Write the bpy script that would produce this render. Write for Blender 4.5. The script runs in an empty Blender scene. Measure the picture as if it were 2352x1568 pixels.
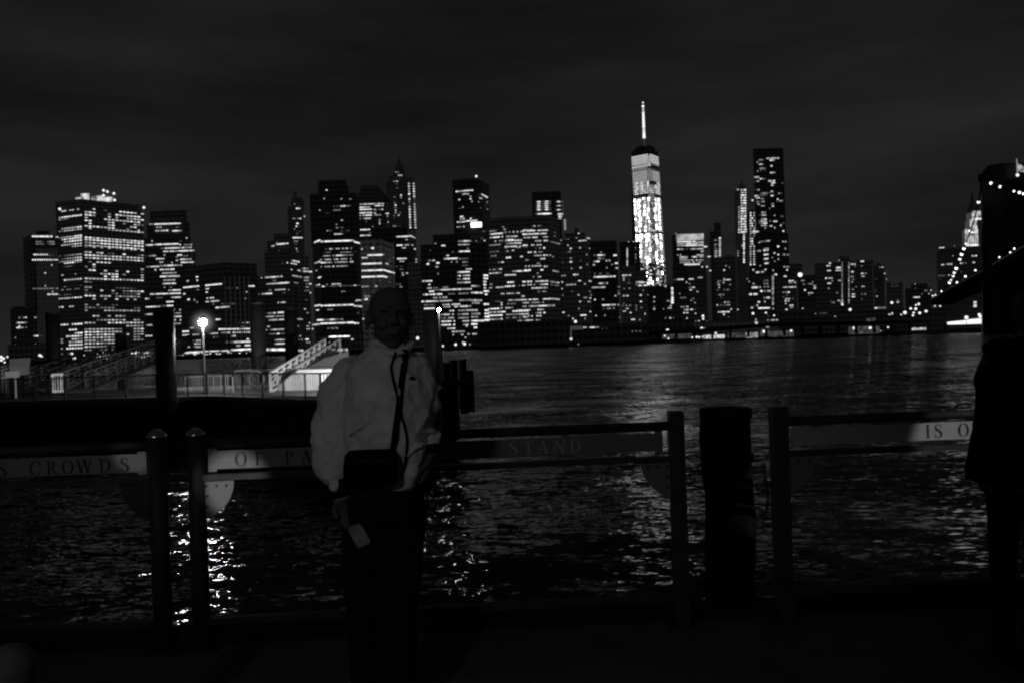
import bpy, bmesh, math, random
from mathutils import Vector, Matrix
random.seed(11)
C = bpy.context.scene.collection
H = 4.3                    # eye above the water
DECK = 2.7                 # promenade deck above the water
F = 1792.0                 # focal length in units of a 2352 px wide frame
TH = math.radians(1.93)    # camera roll
cs, sn = math.cos(TH), math.sin(TH)

def ray(x, y):
    u = (x-1176)/F; v = (784-y)/F
    return u*cs+v*sn, -u*sn+v*cs
def at(x, y, Y):
    """point seen at (x, y) that stands Y metres ahead"""
    tx, tz = ray(x, y)
    return Vector((tx*Y, Y, H+tz*Y))
def zpt(zm, x, y):
    ox, oy, s = ZOOM[zm]
    return (ox+x*s)/1.7415, (oy+y*s)/1.7415
ZOOM = {'A': (0, 700, .5102), 'B': (700, 700, .5102), 'C': (1400, 600, .5102), 'D': (2100, 600, .5102),
        'E': (2800, 600, .5102), 'F': (3496, 600, .5102), 'G': (2600, 1200, .5527), 'P': (0, 0, 1.0),
        'L': (0, 1200, .3189), 'M': (600, 1200, .3401)}

# ------------------------------------------------------------------ materials
def _m(name):
    m = bpy.data.materials.new(name); m.use_nodes = True
    return m, m.node_tree, m.node_tree.nodes['Principled BSDF']
def mat(name, v, rough=.6, metal=0, nscale=None, namp=.3, bump=0, bscale=20, stretch=(1, 1, 1), spec=.5):
    m, nt, b = _m(name)
    b.inputs['Roughness'].default_value = rough
    b.inputs['Metallic'].default_value = metal
    b.inputs['Specular IOR Level'].default_value = spec
    b.inputs['Base Color'].default_value = (v, v, v, 1)
    if nscale or bump:
        tc = nt.nodes.new('ShaderNodeTexCoord'); mp = nt.nodes.new('ShaderNodeMapping')
        mp.inputs['Scale'].default_value = stretch
        nt.links.new(tc.outputs['Object'], mp.inputs[0])
    if nscale:
        n = nt.nodes.new('ShaderNodeTexNoise'); n.inputs['Scale'].default_value = nscale; n.inputs['Detail'].default_value = 5
        r = nt.nodes.new('ShaderNodeMapRange')
        r.inputs['From Min'].default_value = .3; r.inputs['From Max'].default_value = .7
        r.inputs['To Min'].default_value = v*(1-namp); r.inputs['To Max'].default_value = v*(1+namp)
        nt.links.new(mp.outputs[0], n.inputs['Vector']); nt.links.new(n.outputs['Fac'], r.inputs['Value'])
        nt.links.new(r.outputs[0], b.inputs['Base Color'])
    if bump:
        n = nt.nodes.new('ShaderNodeTexNoise'); n.inputs['Scale'].default_value = bscale; n.inputs['Detail'].default_value = 4
        bp = nt.nodes.new('ShaderNodeBump'); bp.inputs['Strength'].default_value = bump; bp.inputs['Distance'].default_value = .02
        nt.links.new(mp.outputs[0], n.inputs['Vector']); nt.links.new(n.outputs['Fac'], bp.inputs['Height'])
        nt.links.new(bp.outputs[0], b.inputs['Normal'])
    return m
def emat(name, s, sample=False, vary=.0, vscale=.3):
    m, nt, b = _m(name)
    b.inputs['Base Color'].default_value = (.05, .05, .05, 1)
    b.inputs['Emission Color'].default_value = (1, 1, 1, 1)
    b.inputs['Emission Strength'].default_value = s
    b.inputs['Roughness'].default_value = .4
    if vary:
        tc = nt.nodes.new('ShaderNodeTexCoord')
        n = nt.nodes.new('ShaderNodeTexNoise'); n.inputs['Scale'].default_value = vscale; n.inputs['Detail'].default_value = 3
        r = nt.nodes.new('ShaderNodeMapRange')
        r.inputs['From Min'].default_value = .35; r.inputs['From Max'].default_value = .65
        r.inputs['To Min'].default_value = s*(1-vary); r.inputs['To Max'].default_value = s*(1+vary)
        nt.links.new(tc.outputs['Object'], n.inputs['Vector']); nt.links.new(n.outputs['Fac'], r.inputs['Value'])
        nt.links.new(r.outputs[0], b.inputs['Emission Strength'])
    if not sample: m.cycles.emission_sampling = 'NONE'
    return m
def facade(name, v, glow=0.0, fh=4.0, bw=3.0):
    """curtain wall: dark glass cells between paler piers and floor bands"""
    m, nt, b = _m(name)
    tc = nt.nodes.new('ShaderNodeTexCoord')
    sx = nt.nodes.new('ShaderNodeSeparateXYZ'); nt.links.new(tc.outputs['Object'], sx.inputs[0])
    def band(sock, period, width):
        a = nt.nodes.new('ShaderNodeMath'); a.operation = 'DIVIDE'; a.inputs[1].default_value = period
        f = nt.nodes.new('ShaderNodeMath'); f.operation = 'FRACT'
        g = nt.nodes.new('ShaderNodeMath'); g.operation = 'LESS_THAN'; g.inputs[1].default_value = width
        nt.links.new(sock, a.inputs[0]); nt.links.new(a.outputs[0], f.inputs[0]); nt.links.new(f.outputs[0], g.inputs[0])
        return g.outputs[0]
    h = band(sx.outputs['Z'], fh, .45); w = band(sx.outputs['X'], bw, .3)
    mx = nt.nodes.new('ShaderNodeMath'); mx.operation = 'MAXIMUM'
    nt.links.new(h, mx.inputs[0]); nt.links.new(w, mx.inputs[1])
    n = nt.nodes.new('ShaderNodeTexNoise'); n.inputs['Scale'].default_value = .03; n.inputs['Detail'].default_value = 4
    nt.links.new(tc.outputs['Object'], n.inputs['Vector'])
    ml = nt.nodes.new('ShaderNodeMath'); ml.operation = 'MULTIPLY'
    nt.links.new(mx.outputs[0], ml.inputs[0]); nt.links.new(n.outputs['Fac'], ml.inputs[1])
    r = nt.nodes.new('ShaderNodeMapRange'); r.inputs['To Min'].default_value = v*.3; r.inputs['To Max'].default_value = v*1.6
    nt.links.new(ml.outputs[0], r.inputs['Value'])
    nt.links.new(r.outputs[0], b.inputs['Base Color'])
    b.inputs['Roughness'].default_value = .5
    b.inputs['Specular IOR Level'].default_value = .2
    if glow:  # walls emit a little themselves, put in to lift the dark facades
        b.inputs['Emission Color'].default_value = (1, 1, 1, 1)
        r2 = nt.nodes.new('ShaderNodeMapRange'); r2.inputs['To Min'].default_value = glow*.35; r2.inputs['To Max'].default_value = glow*2.2
        nt.links.new(ml.outputs[0], r2.inputs['Value'])
        nt.links.new(r2.outputs[0], b.inputs['Emission Strength'])
        m.cycles.emission_sampling = 'NONE'
    return m

LV = [0, .02, .045, .085, .15, .25, .36, .55, .85, 1.25, 8]
GL = [None]+[emat('glow_level_%d' % i, LV[i]) for i in range(1, 11)]  # also used on ribs, frames and poles, whose glow stands in for light
FD = [facade('facade_dark_a', .06, .0028, 4.0, 3.2), facade('facade_dark_b', .08, .0042, 3.6, 2.4), facade('facade_dark_c', .04, .0018, 4.4, 4.0)]
FG = facade('facade_pale', .25, .012, 4.0, 5.0)  # pale wall with its floodlight put in as glow
FG2 = facade('facade_stone', .2, .005, 4.0, 3.0)
DARK = mat('dark_structure', .012, .7, nscale=.4)
DARK2 = mat('dark_timber', .02, .8, nscale=3, namp=.5, bump=.6, bscale=8, stretch=(6, 6, .5))
STEEL = mat('dark_painted_steel', .022, .6, metal=.0, spec=.2, nscale=6, namp=.4, bump=.1, bscale=60)
WHITEP = mat('white_painted_steel', .55, .5, nscale=2, namp=.2)
CAP = mat('polished_cap', .5, .18, metal=1)
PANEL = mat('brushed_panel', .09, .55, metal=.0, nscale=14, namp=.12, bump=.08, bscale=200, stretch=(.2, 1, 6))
PANELR = mat('brushed_panel_lit', .24, .5, nscale=14, namp=.12, bump=.08, bscale=200, stretch=(.2, 1, 6))  # brushed panel made paler: brightness of the lit patch put into the colour
LETTER = mat('dark_letter', .02, .9, spec=.1)  # flat letters painted with the dark of cut-out openings
LETTER2 = mat('letter_painted_glint', .28, .8, spec=.1)  # water light seen through the openings, painted as paler letters
JACKET = mat('jacket_nylon', .5, .75, nscale=9, namp=.12, bump=.5, bscale=9, spec=.2)
BLACKC = mat('black_cloth', .003, .95, nscale=8, namp=.3, bump=.4, bscale=20, spec=.1)
TROUS = mat('dark_trousers', .008, .95, bump=.4, bscale=14, spec=.1)
SKIN = mat('skin_in_shade', .072, .7, nscale=30, namp=.15, spec=.2)
DECKM = mat('deck_pavement', .05, .85, nscale=5, namp=.35, bump=.4, bscale=40)
STONE = mat('granite_tower', .05, .9, nscale=.25, namp=.5, stretch=(1, 1, .15))

# ------------------------------------------------------------------ object helpers
def link(o, parent=None):
    C.objects.link(o)
    if parent is not None: o.parent = parent
    return o
def tag(o, label=None, cat=None, group=None, kind=None):
    if label: o['label'] = label
    if cat: o['category'] = cat
    if group: o['group'] = group
    if kind: o['kind'] = kind
    return o
def empty(name, loc, label=None, cat=None, group=None):
    o = bpy.data.objects.new(name, None); o.location = loc; C.objects.link(o)
    return tag(o, label, cat, group)
def obj(name, bm, m, parent=None, smooth=False):
    """links bm (world coordinates) as one mesh; the parent's location is taken off"""
    me = bpy.data.meshes.new(name)
    if parent is not None:
        off = Vector(parent.location); p = parent.parent
        while p is not None: off += Vector(p.location); p = p.parent
        bmesh.ops.translate(bm, verts=bm.verts, vec=-off)
    bm.normal_update()
    bm.to_mesh(me); bm.free()
    if smooth:
        for f in me.polygons: f.use_smooth = True
    for k in (m if isinstance(m, list) else [m]): me.materials.append(k)
    return link(bpy.data.objects.new(name, me), parent)
def B(): return bmesh.new()
def box(bm, a, b):
    r = bmesh.ops.create_cube(bm, size=1)
    s = [b[i]-a[i] for i in range(3)]; c = [(b[i]+a[i])/2 for i in range(3)]
    for v in r['verts']: v.co = Vector((v.co.x*s[0]+c[0], v.co.y*s[1]+c[1], v.co.z*s[2]+c[2]))
    return r['verts']
def bar(bm, p, q, w, h=None, up=Vector((0, 0, 1))):
    """square bar from p to q"""
    h = h or w; p = Vector(p); q = Vector(q); d = (q-p)
    if d.length < 1e-6: return
    d.normalize(); s = d.cross(up)
    if s.length < 1e-3: s = d.cross(Vector((0, 1, 0)))
    s.normalize(); t = s.cross(d)
    vs = []
    for c in (p, q):
        for a, b in ((-1, -1), (1, -1), (1, 1), (-1, 1)):
            vs.append(bm.verts.new(c+s*a*w/2+t*b*h/2))
    for f in ((3, 2, 1, 0), (4, 5, 6, 7), (0, 1, 5, 4), (1, 2, 6, 5), (2, 3, 7, 6), (3, 0, 4, 7)): bm.faces.new([vs[i] for i in f])
def tube(bm, pts, rad, n=10, caps=True):
    """round tube through pts; rad a number or one per point"""
    pts = [Vector(p) for p in pts]
    if not isinstance(rad, (list, tuple)): rad = [rad]*len(pts)
    rings = []
    for i, p in enumerate(pts):
        d = (pts[min(i+1, len(pts)-1)]-pts[max(i-1, 0)]).normalized()
        s = d.cross(Vector((0, 1, 0)));
        if s.length < .05: s = d.cross(Vector((1, 0, 0)))
        s.normalize(); t = s.cross(d)
        rings.append([bm.verts.new(p+(s*math.cos(2*math.pi*k/n)+t*math.sin(2*math.pi*k/n))*rad[i]) for k in range(n)])
    for a, b in zip(rings, rings[1:]):
        for k in range(n): bm.faces.new((a[k], a[(k+1) % n], b[(k+1) % n], b[k]))
    if caps:
        bm.faces.new(rings[0][::-1]); bm.faces.new(rings[-1])
def ball(bm, c, r, sub=2, sc=(1, 1, 1)):
    v = bmesh.ops.create_icosphere(bm, subdivisions=sub, radius=r)['verts']
    for k in v: k.co = Vector((k.co.x*sc[0], k.co.y*sc[1], k.co.z*sc[2]))+Vector(c)
def loft(bm, rings, n=20, pw=2.0):
    """rings: (centre, rx, ry[, tilt]) ellipses lying flat, bottom to top"""
    rr = []
    for r in rings:
        c, rx, ry = Vector(r[0]), r[1], r[2]
        ring = []
        for k in range(n):
            a = 2*math.pi*k/n; ca, sa = math.cos(a), math.sin(a)
            ring.append(bm.verts.new(c+Vector((rx*math.copysign(abs(ca)**(2/pw), ca), ry*math.copysign(abs(sa)**(2/pw), sa), 0))))
        rr.append(ring)
    for a, b in zip(rr, rr[1:]):
        for k in range(n): bm.faces.new((a[k], a[(k+1) % n], b[(k+1) % n], b[k]))
    bm.faces.new(rr[0][::-1]); bm.faces.new(rr[-1])
def prism(bm, poly, z0, z1):
    """poly: list of (x, y) seen from above"""
    a = [bm.verts.new((p[0], p[1], z0)) for p in poly]; b = [bm.verts.new((p[0], p[1], z1)) for p in poly]
    n = len(poly)
    for k in range(n): bm.faces.new((a[k], a[(k+1) % n], b[(k+1) % n], b[k]))
    bm.faces.new(a[::-1]); bm.faces.new(b)
    bmesh.ops.recalc_face_normals(bm, faces=bm.faces)
def vpoly(bm, pts, y0, y1):
    """poly given as (x, z), extruded along y"""
    a = [bm.verts.new((p[0], y0, p[1])) for p in pts]; b = [bm.verts.new((p[0], y1, p[1])) for p in pts]
    n = len(pts)
    for k in range(n): bm.faces.new((a[k], a[(k+1) % n], b[(k+1) % n], b[k]))
    bm.faces.new(a[::-1]); bm.faces.new(b)
    bmesh.ops.recalc_face_normals(bm, faces=bm.faces)

def remesh(o, voxel, smooth_it=4, disp=None):
    m = o.modifiers.new('r', 'REMESH'); m.mode = 'VOXEL'; m.voxel_size = voxel; m.use_smooth_shade = True
    s = o.modifiers.new('s', 'SMOOTH'); s.factor = .5; s.iterations = smooth_it
    if disp:
        t = bpy.data.textures.new('fold', 'CLOUDS'); t.noise_scale = disp[1]; t.noise_depth = 2
        d = o.modifiers.new('d', 'DISPLACE'); d.texture = t; d.strength = disp[0]; d.mid_level = .5
    dg = bpy.context.evaluated_depsgraph_get(); dg.update()
    me = bpy.data.meshes.new_from_object(o.evaluated_get(dg))
    for f in me.polygons: f.use_smooth = True
    o.modifiers.clear(); o.data = me

# ------------------------------------------------------------------ windows
UNIT = {}
def unit_pane(l):
    if l not in UNIT:
        me = bpy.data.meshes.new('window_pane')
        me.from_pydata([(-.5, 0, -.5), (.5, 0, -.5), (.5, 0, .5), (-.5, 0, .5)], [], [(0, 1, 2, 3)])
        me.materials.append(GL[l]); UNIT[l] = me
    return UNIT[l]
def put_windows(root, wins, cap=100):
    """wins: (centre, yaw, width, height, level); the largest become parts, the rest one stuff part"""
    wins = sorted(wins, key=lambda w: -(w[2]*w[3]*(1+.5*w[4])))
    off = Vector(root.location)
    for c, yaw, w, h, l in wins[:cap]:
        o = bpy.data.objects.new('window', unit_pane(l)); o.location = c-off; o.rotation_euler = (0, 0, yaw)
        o.scale = (w, 1, h); link(o, root)
    if wins[cap:]:
        bm = B()
        for c, yaw, w, h, l in wins[cap:]:
            d = Vector((math.cos(yaw), math.sin(yaw), 0))*w/2; z = Vector((0, 0, h/2))
            f = bm.faces.new([bm.verts.new(p) for p in (c-d-z, c+d-z, c+d+z, c-d+z)]); f.material_index = l-1
        tag(obj('small_windows', bm, GL[1:], root), kind='stuff')

class Tower:
    """building whose street front is a chain of (zoom x, distance) corners"""
    def __init__(s, name, label, zm, front, ytop, mat_, depth=40, group='towers of the far skyline', cat='building', part='wall', base=2.0, ytop_at=0):
        s.zm = zm
        s.verts = []
        for zx, D in front:
            x, y = zpt(zm, zx, ytop); tx, _ = ray(x, y*.5+390); s.verts.append((tx*D, D))
        x, y = zpt(zm, front[ytop_at][0], ytop); s.top = at(x, y, front[ytop_at][1]).z
        s.front = front; s.depth = depth; s.mat = mat_
        cx = sum(v[0] for v in s.verts)/len(s.verts); cy = sum(v[1] for v in s.verts)/len(s.verts)
        s.root = empty(name, (cx, cy+depth/2, base), label, cat, group)
        bm = B(); b = s.verts
        kb = [1+depth/p[1] for p in (b[-1], b[0])]
        prism(bm, b+[(b[-1][0]*kb[0], b[-1][1]*kb[0]), (b[0][0]*kb[1], b[0][1]*kb[1])], base, s.top)
        obj(part, bm, mat_, s.root)
        s.wins = []
    def planes(s):
        return list(zip(s.verts, s.verts[1:]))
    def hit(s, x, y):
        """where the sight line through zoom point (x, y) meets the front"""
        dx, dy = zpt(s.zm, x, y); tx, tz = ray(dx, dy)
        best = None
        for k, (a, b) in enumerate(s.planes()):
            ex, ey = b[0]-a[0], b[1]-a[1]
            den = tx*ey-ex
            if abs(den) < 1e-9: continue
            # tx*Y = a0+u*ex ; Y = a1+u*ey
            u = (a[0]-tx*a[1])/den
            q = 0 if 0 <= u <= 1 else min(abs(u), abs(u-1))
            if best is None or q < best[0]:
                Y = a[1]+u*ey; best = (q, k, Vector((tx*Y, Y, H+tz*Y)))
        return best
    def rows(s, spec, hz=11, fill=.78, jit=.25):
        for line in spec.strip().split('\n'):
            y, x0, x1, dg = line.split()[:4]
            y, x0, x1 = float(y), float(x0), float(x1); n = len(dg)
            _, k0, p0 = s.hit(x0, y)
            _, k1, _p = s.hit((x0+x1)/2, y)
            a, b = s.planes()[k1]
            e = Vector((b[0]-a[0], b[1]-a[1], 0)); yaw = math.atan2(e.y, e.x); e.normalize()
            nrm = Vector((e.y, -e.x, 0))
            # walk along the plane at constant height
            def on(x):
                dx, dy = zpt(s.zm, x, y); tx, _ = ray(dx, dy)
                ex, ey = b[0]-a[0], b[1]-a[1]; u = (a[0]-tx*a[1])/(tx*ey-ex)
                return Vector((a[0]+u*ex, a[1]+u*ey, p0.z))
            P0, P1 = on(x0), on(x1)
            h = hz*.82*.5102/1.7415/F*P0.y
            wd = (P1-P0).length/n
            for i, ch in enumerate(dg):
                l = int(ch)
                if not l: continue
                if l > 1 and random.random() < jit: l = max(1, min(9, l+random.choice((-2, -1, 1))))
                c = P0+(P1-P0)*((i+.5)/n)+nrm*.15
                s.wins.append((c, yaw, wd*fill*random.uniform(.85, 1.1), h*random.uniform(.85, 1.1), l))
        return s
    def rand(s, x0, x1, y0, y1, dy, n, dens, lo=2, hi=8, hz=11):
        y = y0
        while y < y1:
            d = ''.join(str(random.randint(lo, hi)) if random.random() < dens*random.uniform(.3, 1.7) else '0' for _ in range(n))
            if d.strip('0'): s.rows('%f %f %f %s' % (y, x0, x1, d), hz, .7)
            y += dy
        return s
    def block(s, name, x0, x1, ytop, D=None, depth=20, m=None, ybot=None):
        D = D or s.verts[0][1]+1
        a = at(*zpt(s.zm, x0, ytop), D); b = at(*zpt(s.zm, x1, ytop), D)
        k = 1+depth/D; bm = B(); prism(bm, [(a.x, D), (b.x, D), (b.x*k, D*k), (a.x*k, D*k)], (s.top+.003 if ybot is None else at(*zpt(s.zm, x0, ybot), D).z), a.z); return obj(name, bm, m or s.mat, s.root)
    def ribs(s, xs, y0, y1, w=2.2, lvl=1):
        for x in xs:
            p = s.hit(x, y0)[2]; z1 = s.hit(x, y1)[2].z
            bm = B(); ww = w*.5102/1.7415/F*p.y
            box(bm, (p.x-ww/2, p.y-.6, z1), (p.x+ww/2, p.y-.05, p.z)); obj('rib', bm, GL[lvl], s.root)  # ribs emit: the light on them is put in as glow
        return s
    def done(s): put_windows(s.root, s.wins); return s.root

# ------------------------------------------------------------------ skyline
def skyline():
    t = Tower('office_tower', 'small dark round shouldered tower at the far left end of the skyline', 'A', [(82, 640), (212, 640)], 1048, FD[0])
    t.block('roof_block', 100, 195, 1032)
    t.rows('''1120 145 212 5057
1160 128 212 797977
1185 145 160 9
1198 128 212 997705
1275 116 128 6
1330 116 128 4
1392 116 128 6''').done()

    t = Tower('office_tower', 'slender tower with lit top band and pale vertical ribs left of the wide slab', 'A', [(192, 668), (245, 650), (458, 656)], 474, FD[0], ytop_at=1)
    t.block('roof_block', 285, 385, 440, 655)
    t.rows('''483 250 412 99999999999''', 14)
    t.rows('''488 432 456 79
525 280 345 4444
525 370 430 4567
543 280 345 4444
543 370 430 4567
626 262 380 9999999
632 385 430 432
667 250 455 99999999999
708 402 416 9
770 348 362 9
855 350 362 4
872 350 362 7
893 255 460 4455565556
917 408 420 8
937 372 458 9999999
1118 265 290 5
1262 262 300 99
1262 300 340 22
1325 270 290 5''')
    t.ribs(range(290, 450, 17), 580, 1085, lvl=1); t.ribs(range(300, 368, 16), 1085, 1360, lvl=1)
    t.done()

    t = Tower('office_slab', 'very wide slab tower with glowing rooftop plant and rows of lit square windows', 'A', [(452, 712), (652, 700), (1135, 741)], 187, FD[1], 60, ytop_at=1)
    left = '''290 460 645 088077070
338 460 645 999999999
354 460 645 645400000
428 460 645 067777799
446 460 645 456777777
496 460 645 465776999
512 460 645 079998999
532 460 645 008999999
556 460 645 077777888
574 460 645 000007777
640 460 645 303456677
664 460 645 034666777
684 460 645 456666799
698 460 645 008999887
726 460 645 003441000
790 460 645 070000500
830 460 645 009777788
882 460 645 004000002
905 460 645 050440440
945 460 645 403330000
972 460 645 797777888
1038 460 645 790077000'''
    right = '''262 660 1128 0080050009999909
290 660 1128 9980005098789990
312 660 1128 9960008070077889
334 660 1128 9000098887789790
356 660 1128 9900007900500866
378 660 1128 0900009900009900
400 660 1128 9989778900050070
415 660 1128 0800004777777788
490 660 1128 9979878887878979
507 660 1128 8899999888888999
530 660 1128 7788999998899999
552 660 1128 7777778889999888
562 660 1128 4470707044707708
605 660 1128 7707704400900057
628 660 1128 9997777788888887
650 660 1128 9998899888888899
680 660 1128 0408888000000000
700 660 1128 0090000000000000
720 660 1128 5060000000000007
745 660 1128 0890080070090005
770 660 1128 0000778890500007
790 660 1128 0000090880000007
812 660 1128 8777788998777999
838 660 1128 6600000000000000
880 660 1128 6600000033333300
903 660 1128 5000800700778888
925 660 1128 3330000350333370
947 660 1128 9990778077777770
970 660 1128 0080070080070700
1018 660 1128 6006000330000000
1040 660 1128 5544445500000340
1062 660 1128 6000077777777550
1106 660 1128 0077007077700000
1138 660 1128 0005567777700760
1160 660 1128 9860008889978777
1186 660 1128 0000000000077767
1210 660 1128 5777877655000778
1232 660 1128 9988777766000667
1254 660 1128 9978798890880567
1276 660 1128 8777877700000660
1298 660 1128 7776777788800665
1320 660 1128 8878777788700000
1346 660 1128 9776676500000000
1372 660 1128 5533455430000000'''
    t.rows(left, 10, .72); t.rows(right, 10, .72)
    t.rows('''1176 475 650 78808999
1218 475 650 00088800
1246 475 650 00000799
1268 475 650 00889999
1290 475 650 60008877
1312 475 650 60077888
1334 475 650 00088888
1360 475 650 60999999
1400 475 650 40050000''', 11, .75)
    m1 = emat('lit_plant', .55, vary=.9, vscale=.12)
    for i, (x0, x1, yt, yb) in enumerate(((592, 660, 178, 190), (632, 700, 148, 186), (716, 800, 165, 192), (800, 880, 175, 205))):
        t.block('roof_plant', x0, x1, yt, 722+i*9, 8, m1, yb+14)
    bm = B()
    for x in (812, 845, 880, 898):
        bar(bm, at(*zpt('A', x, 195), 760), at(*zpt('A', x, 120+(x-812)*.26), 760), .5)
    for y in (125, 160): bar(bm, at(*zpt('A', 808, y), 760), at(*zpt('A', 900, y+22), 760), .5)
    obj('antenna_frame', bm, GL[2], t.root)
    for x, y in ((812, 122), (842, 132), (893, 146), (812, 162), (898, 198), (1128, 257), (468, 268)):
        bm = B(); ball(bm, at(*zpt('A', x, y), 757 if x < 1000 and x > 500 else 705 if x < 500 else 738), 1.2, 1); obj('roof_lamp', bm, GL[9], t.root)
    t.done()

    t = Tower('office_tower', 'dark stepped tower with bright floor strips just right of the wide slab', 'A', [(1138, 640), (1508, 640)], 498, FD[0])
    t.block('upper_block', 1150, 1486, 384, 642, 36); t.block('top_block', 1174, 1464, 287, 645, 30)
    t.block('side_wing', 1508, 1530, 600, 643, 30, ybot=1300)
    t.rows('''388 1168 1200 56
388 1210 1418 999999999999
412 1225 1268 777
412 1380 1415 42
440 1218 1320 8777879
441 1350 1428 899976
496 1458 1470 8
520 1188 1198 8
520 1412 1422 6
552 1140 1200 88999
548 1208 1400 7899999999999
548 1405 1418 9
550 1440 1508 45677
578 1255 1505 3488999888777
602 1280 1525 88888889999888
637 1140 1225 405677
630 1280 1318 70
630 1390 1428 99
636 1432 1478 444
660 1222 1292 8887
664 1414 1500 9988777
645 1378 1398 55
672 1378 1398 77
686 1250 1282 77
690 1342 1370 70
688 1418 1525 9998878888
722 1148 1250 678888
714 1255 1430 677799987667
745 1212 1226 8
744 1252 1368 99998999
772 1272 1385 7777766
798 1254 1410 9999888867
827 1282 1375 777777
854 1274 1382 7899998
882 1284 1298 5
882 1330 1350 44
906 1320 1418 777999999
936 1176 1418 88889999999999999
962 1345 1418 778888
972 1138 1172 88
965 1225 1278 333
996 1304 1362 9999
1036 1142 1258 899987
1028 1258 1360 344999
1058 1335 1358 55
1058 1405 1420 7
1085 1365 1420 4666
1094 1138 1196 57888
1112 1352 1422 778999
1138 1365 1380 8
1138 1408 1422 8
1166 1355 1422 676777
1178 1145 1196 788
1262 1140 1196 888
1195 1355 1368 4
1330 1355 1372 3''').done()

    t = Tower('office_block', 'long low dark block behind the bright pier lamp with sparse lit windows', 'B', [(60, 600), (388, 575), (652, 590)], 687, FD[0], 50, ytop_at=1)
    t.rows('''798 5 40 77
802 162 186 9
833 92 110 7
828 168 184 8
885 64 192 9999999
902 168 192 4
934 64 84 8
868 238 370 99999999
895 240 268 88
921 240 260 8
872 572 624 9999
887 480 492 6
888 400 455 1221
918 555 568 7
968 248 308 80888
996 240 350 88078777
978 96 120 8
981 148 158 7
998 170 180 5
969 540 562 5
1014 295 310 4
1042 318 430 99888877
1012 365 470 41112233
1134 320 372 9983
1160 460 590 10303375
1190 520 560 333
1200 110 150 477
1212 340 590 99999999999999
1228 58 112 999
1238 360 590 5578087775778
1256 58 195 8888777665
1244 272 340 7877
1272 300 340 505
1262 440 475 88
1286 560 580 7
1300 140 205 50777
1310 400 590 5034899999999
1325 80 205 0000777
1336 480 590 7770009999
1350 60 205 0099806777''', 12)
    t.ribs((392, 432, 470, 505, 540, 575), 800, 1300, 2.5, 1)
    t.done()

    t = Tower('office_tower', 'stepped dark tower with sloping left shoulder behind the black pier piles', 'B', [(640, 660), (905, 650), (1000, 672)], 800, FD[1], ytop_at=0)
    t.block('shoulder_block', 700, 905, 600, 652, 30); t.block('upper_block', 722, 900, 520, 655, 28); t.block('top_block', 772, 895, 462, 658, 24)
    t.rows('''562 725 780 8068
532 795 806 5
546 790 890 79999999
598 812 824 4
680 765 788 7
698 772 888 999803008
728 748 772 77
746 812 824 8
760 720 732 7
808 672 845 707878998767
829 765 795 45
857 712 900 67787899999
906 728 868 5500777777
902 888 898 6
938 625 636 8
936 652 762 40678999
925 840 868 33
992 618 640 85
1002 805 880 7088870
1087 700 790 6056789
1080 805 858 9999
1113 700 858 66777770666667
1139 730 858 477787708888
1190 700 745 7077
1216 700 860 6700478877777
1247 735 860 5444099044
1293 780 865 777777
1322 780 868 6899999
1370 705 865 9999998099977''', 11)
    t.rows('''672 915 975 88888
692 905 955 8888
742 905 918 8
748 958 982 77
790 918 992 7777667
845 932 965 555
1130 955 1000 8777
1185 960 985 50
1262 975 988 6
1290 965 1000 606
1372 965 1005 999''', 11)
    t.done()

    t = Tower('office_tower', 'narrow pale faced block wedged beside the tallest dark tower', 'B', [(985, 690), (1062, 694)], 640, FG2, 30)
    t.rows('''735 998 1045 6767
757 998 1045 7878
760 1050 1074 99
805 1010 1050 6677
828 1010 1050 7667
855 1025 1068 5069
880 1025 1050 55
908 1015 1055 444
925 1055 1068 8
980 1020 1045 33
1052 1010 1028 7
1026 978 990 5
1082 1030 1048 5
1160 1048 1062 7
1185 1030 1055 77
1208 1030 1085 7708
1288 1022 1048 99
1312 1030 1060 707''').done()

    t = Tower('office_tower', 'slender round shouldered tower with stub mast standing left of the tallest dark tower', 'B', [(898, 900), (1022, 904)], 250, FD[1], 30)
    t.block('upper_block', 905, 1012, 205, 902, 26); t.block('top_block', 915, 1000, 182, 905, 22); t.block('mast_block', 926, 952, 130, 908, 6)
    t.rows('''230 930 992 5709
264 948 985 887
326 1010 1020 8
343 922 990 550668
382 950 970 9
404 932 985 0902
425 932 942 5
443 950 990 22
462 950 965 4
494 922 1000 999999
522 930 965 5555
545 935 965 330
580 948 958 7
600 950 970 4''').done()

    t = Tower('office_tower', 'tallest dark tower of the left group with full width lit bands and stepped crown', 'B', [(1088, 618), (1142, 604), (1400, 604), (1458, 618)], 512, FD[2], 50, ytop_at=1)
    t.block('upper_block', 1056, 1422, 150, 624, 44, ybot=516); t.block('shoulder_block', 1120, 1358, 95, 628, 36, ybot=152); t.block('top_block', 1124, 1344, 46, 630, 34, ybot=97)
    for x0, x1, y0 in ((1150, 1170, 40), (1200, 1212, 36), (1255, 1290, 38)): t.block('roof_mast', x0, x1, y0, 640, 6, ybot=48)
    s = Tower.__new__(Tower); s.zm = 'B'; s.verts = [(at(*zpt('B', 1056, 150), 624).x, 624), (at(*zpt('B', 1422, 150), 624).x, 624)]; s.wins = []
    s.rows('''120 1182 1196 9
187 1164 1176 7
189 1298 1310 6
191 1366 1384 55
248 1240 1380 3330899443
278 1242 1300 5555
278 1128 1142 7
302 1180 1220 22
357 1298 1320 7
390 1258 1275 5
416 1262 1316 6305
440 1188 1230 742
440 1300 1370 3033
466 1248 1325 88883''', 9)
    t.wins += s.wins
    t.rows('''531 1092 1142 8899
524 1142 1400 8899999999999988
524 1400 1456 9999''', 13, .97)
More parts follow.
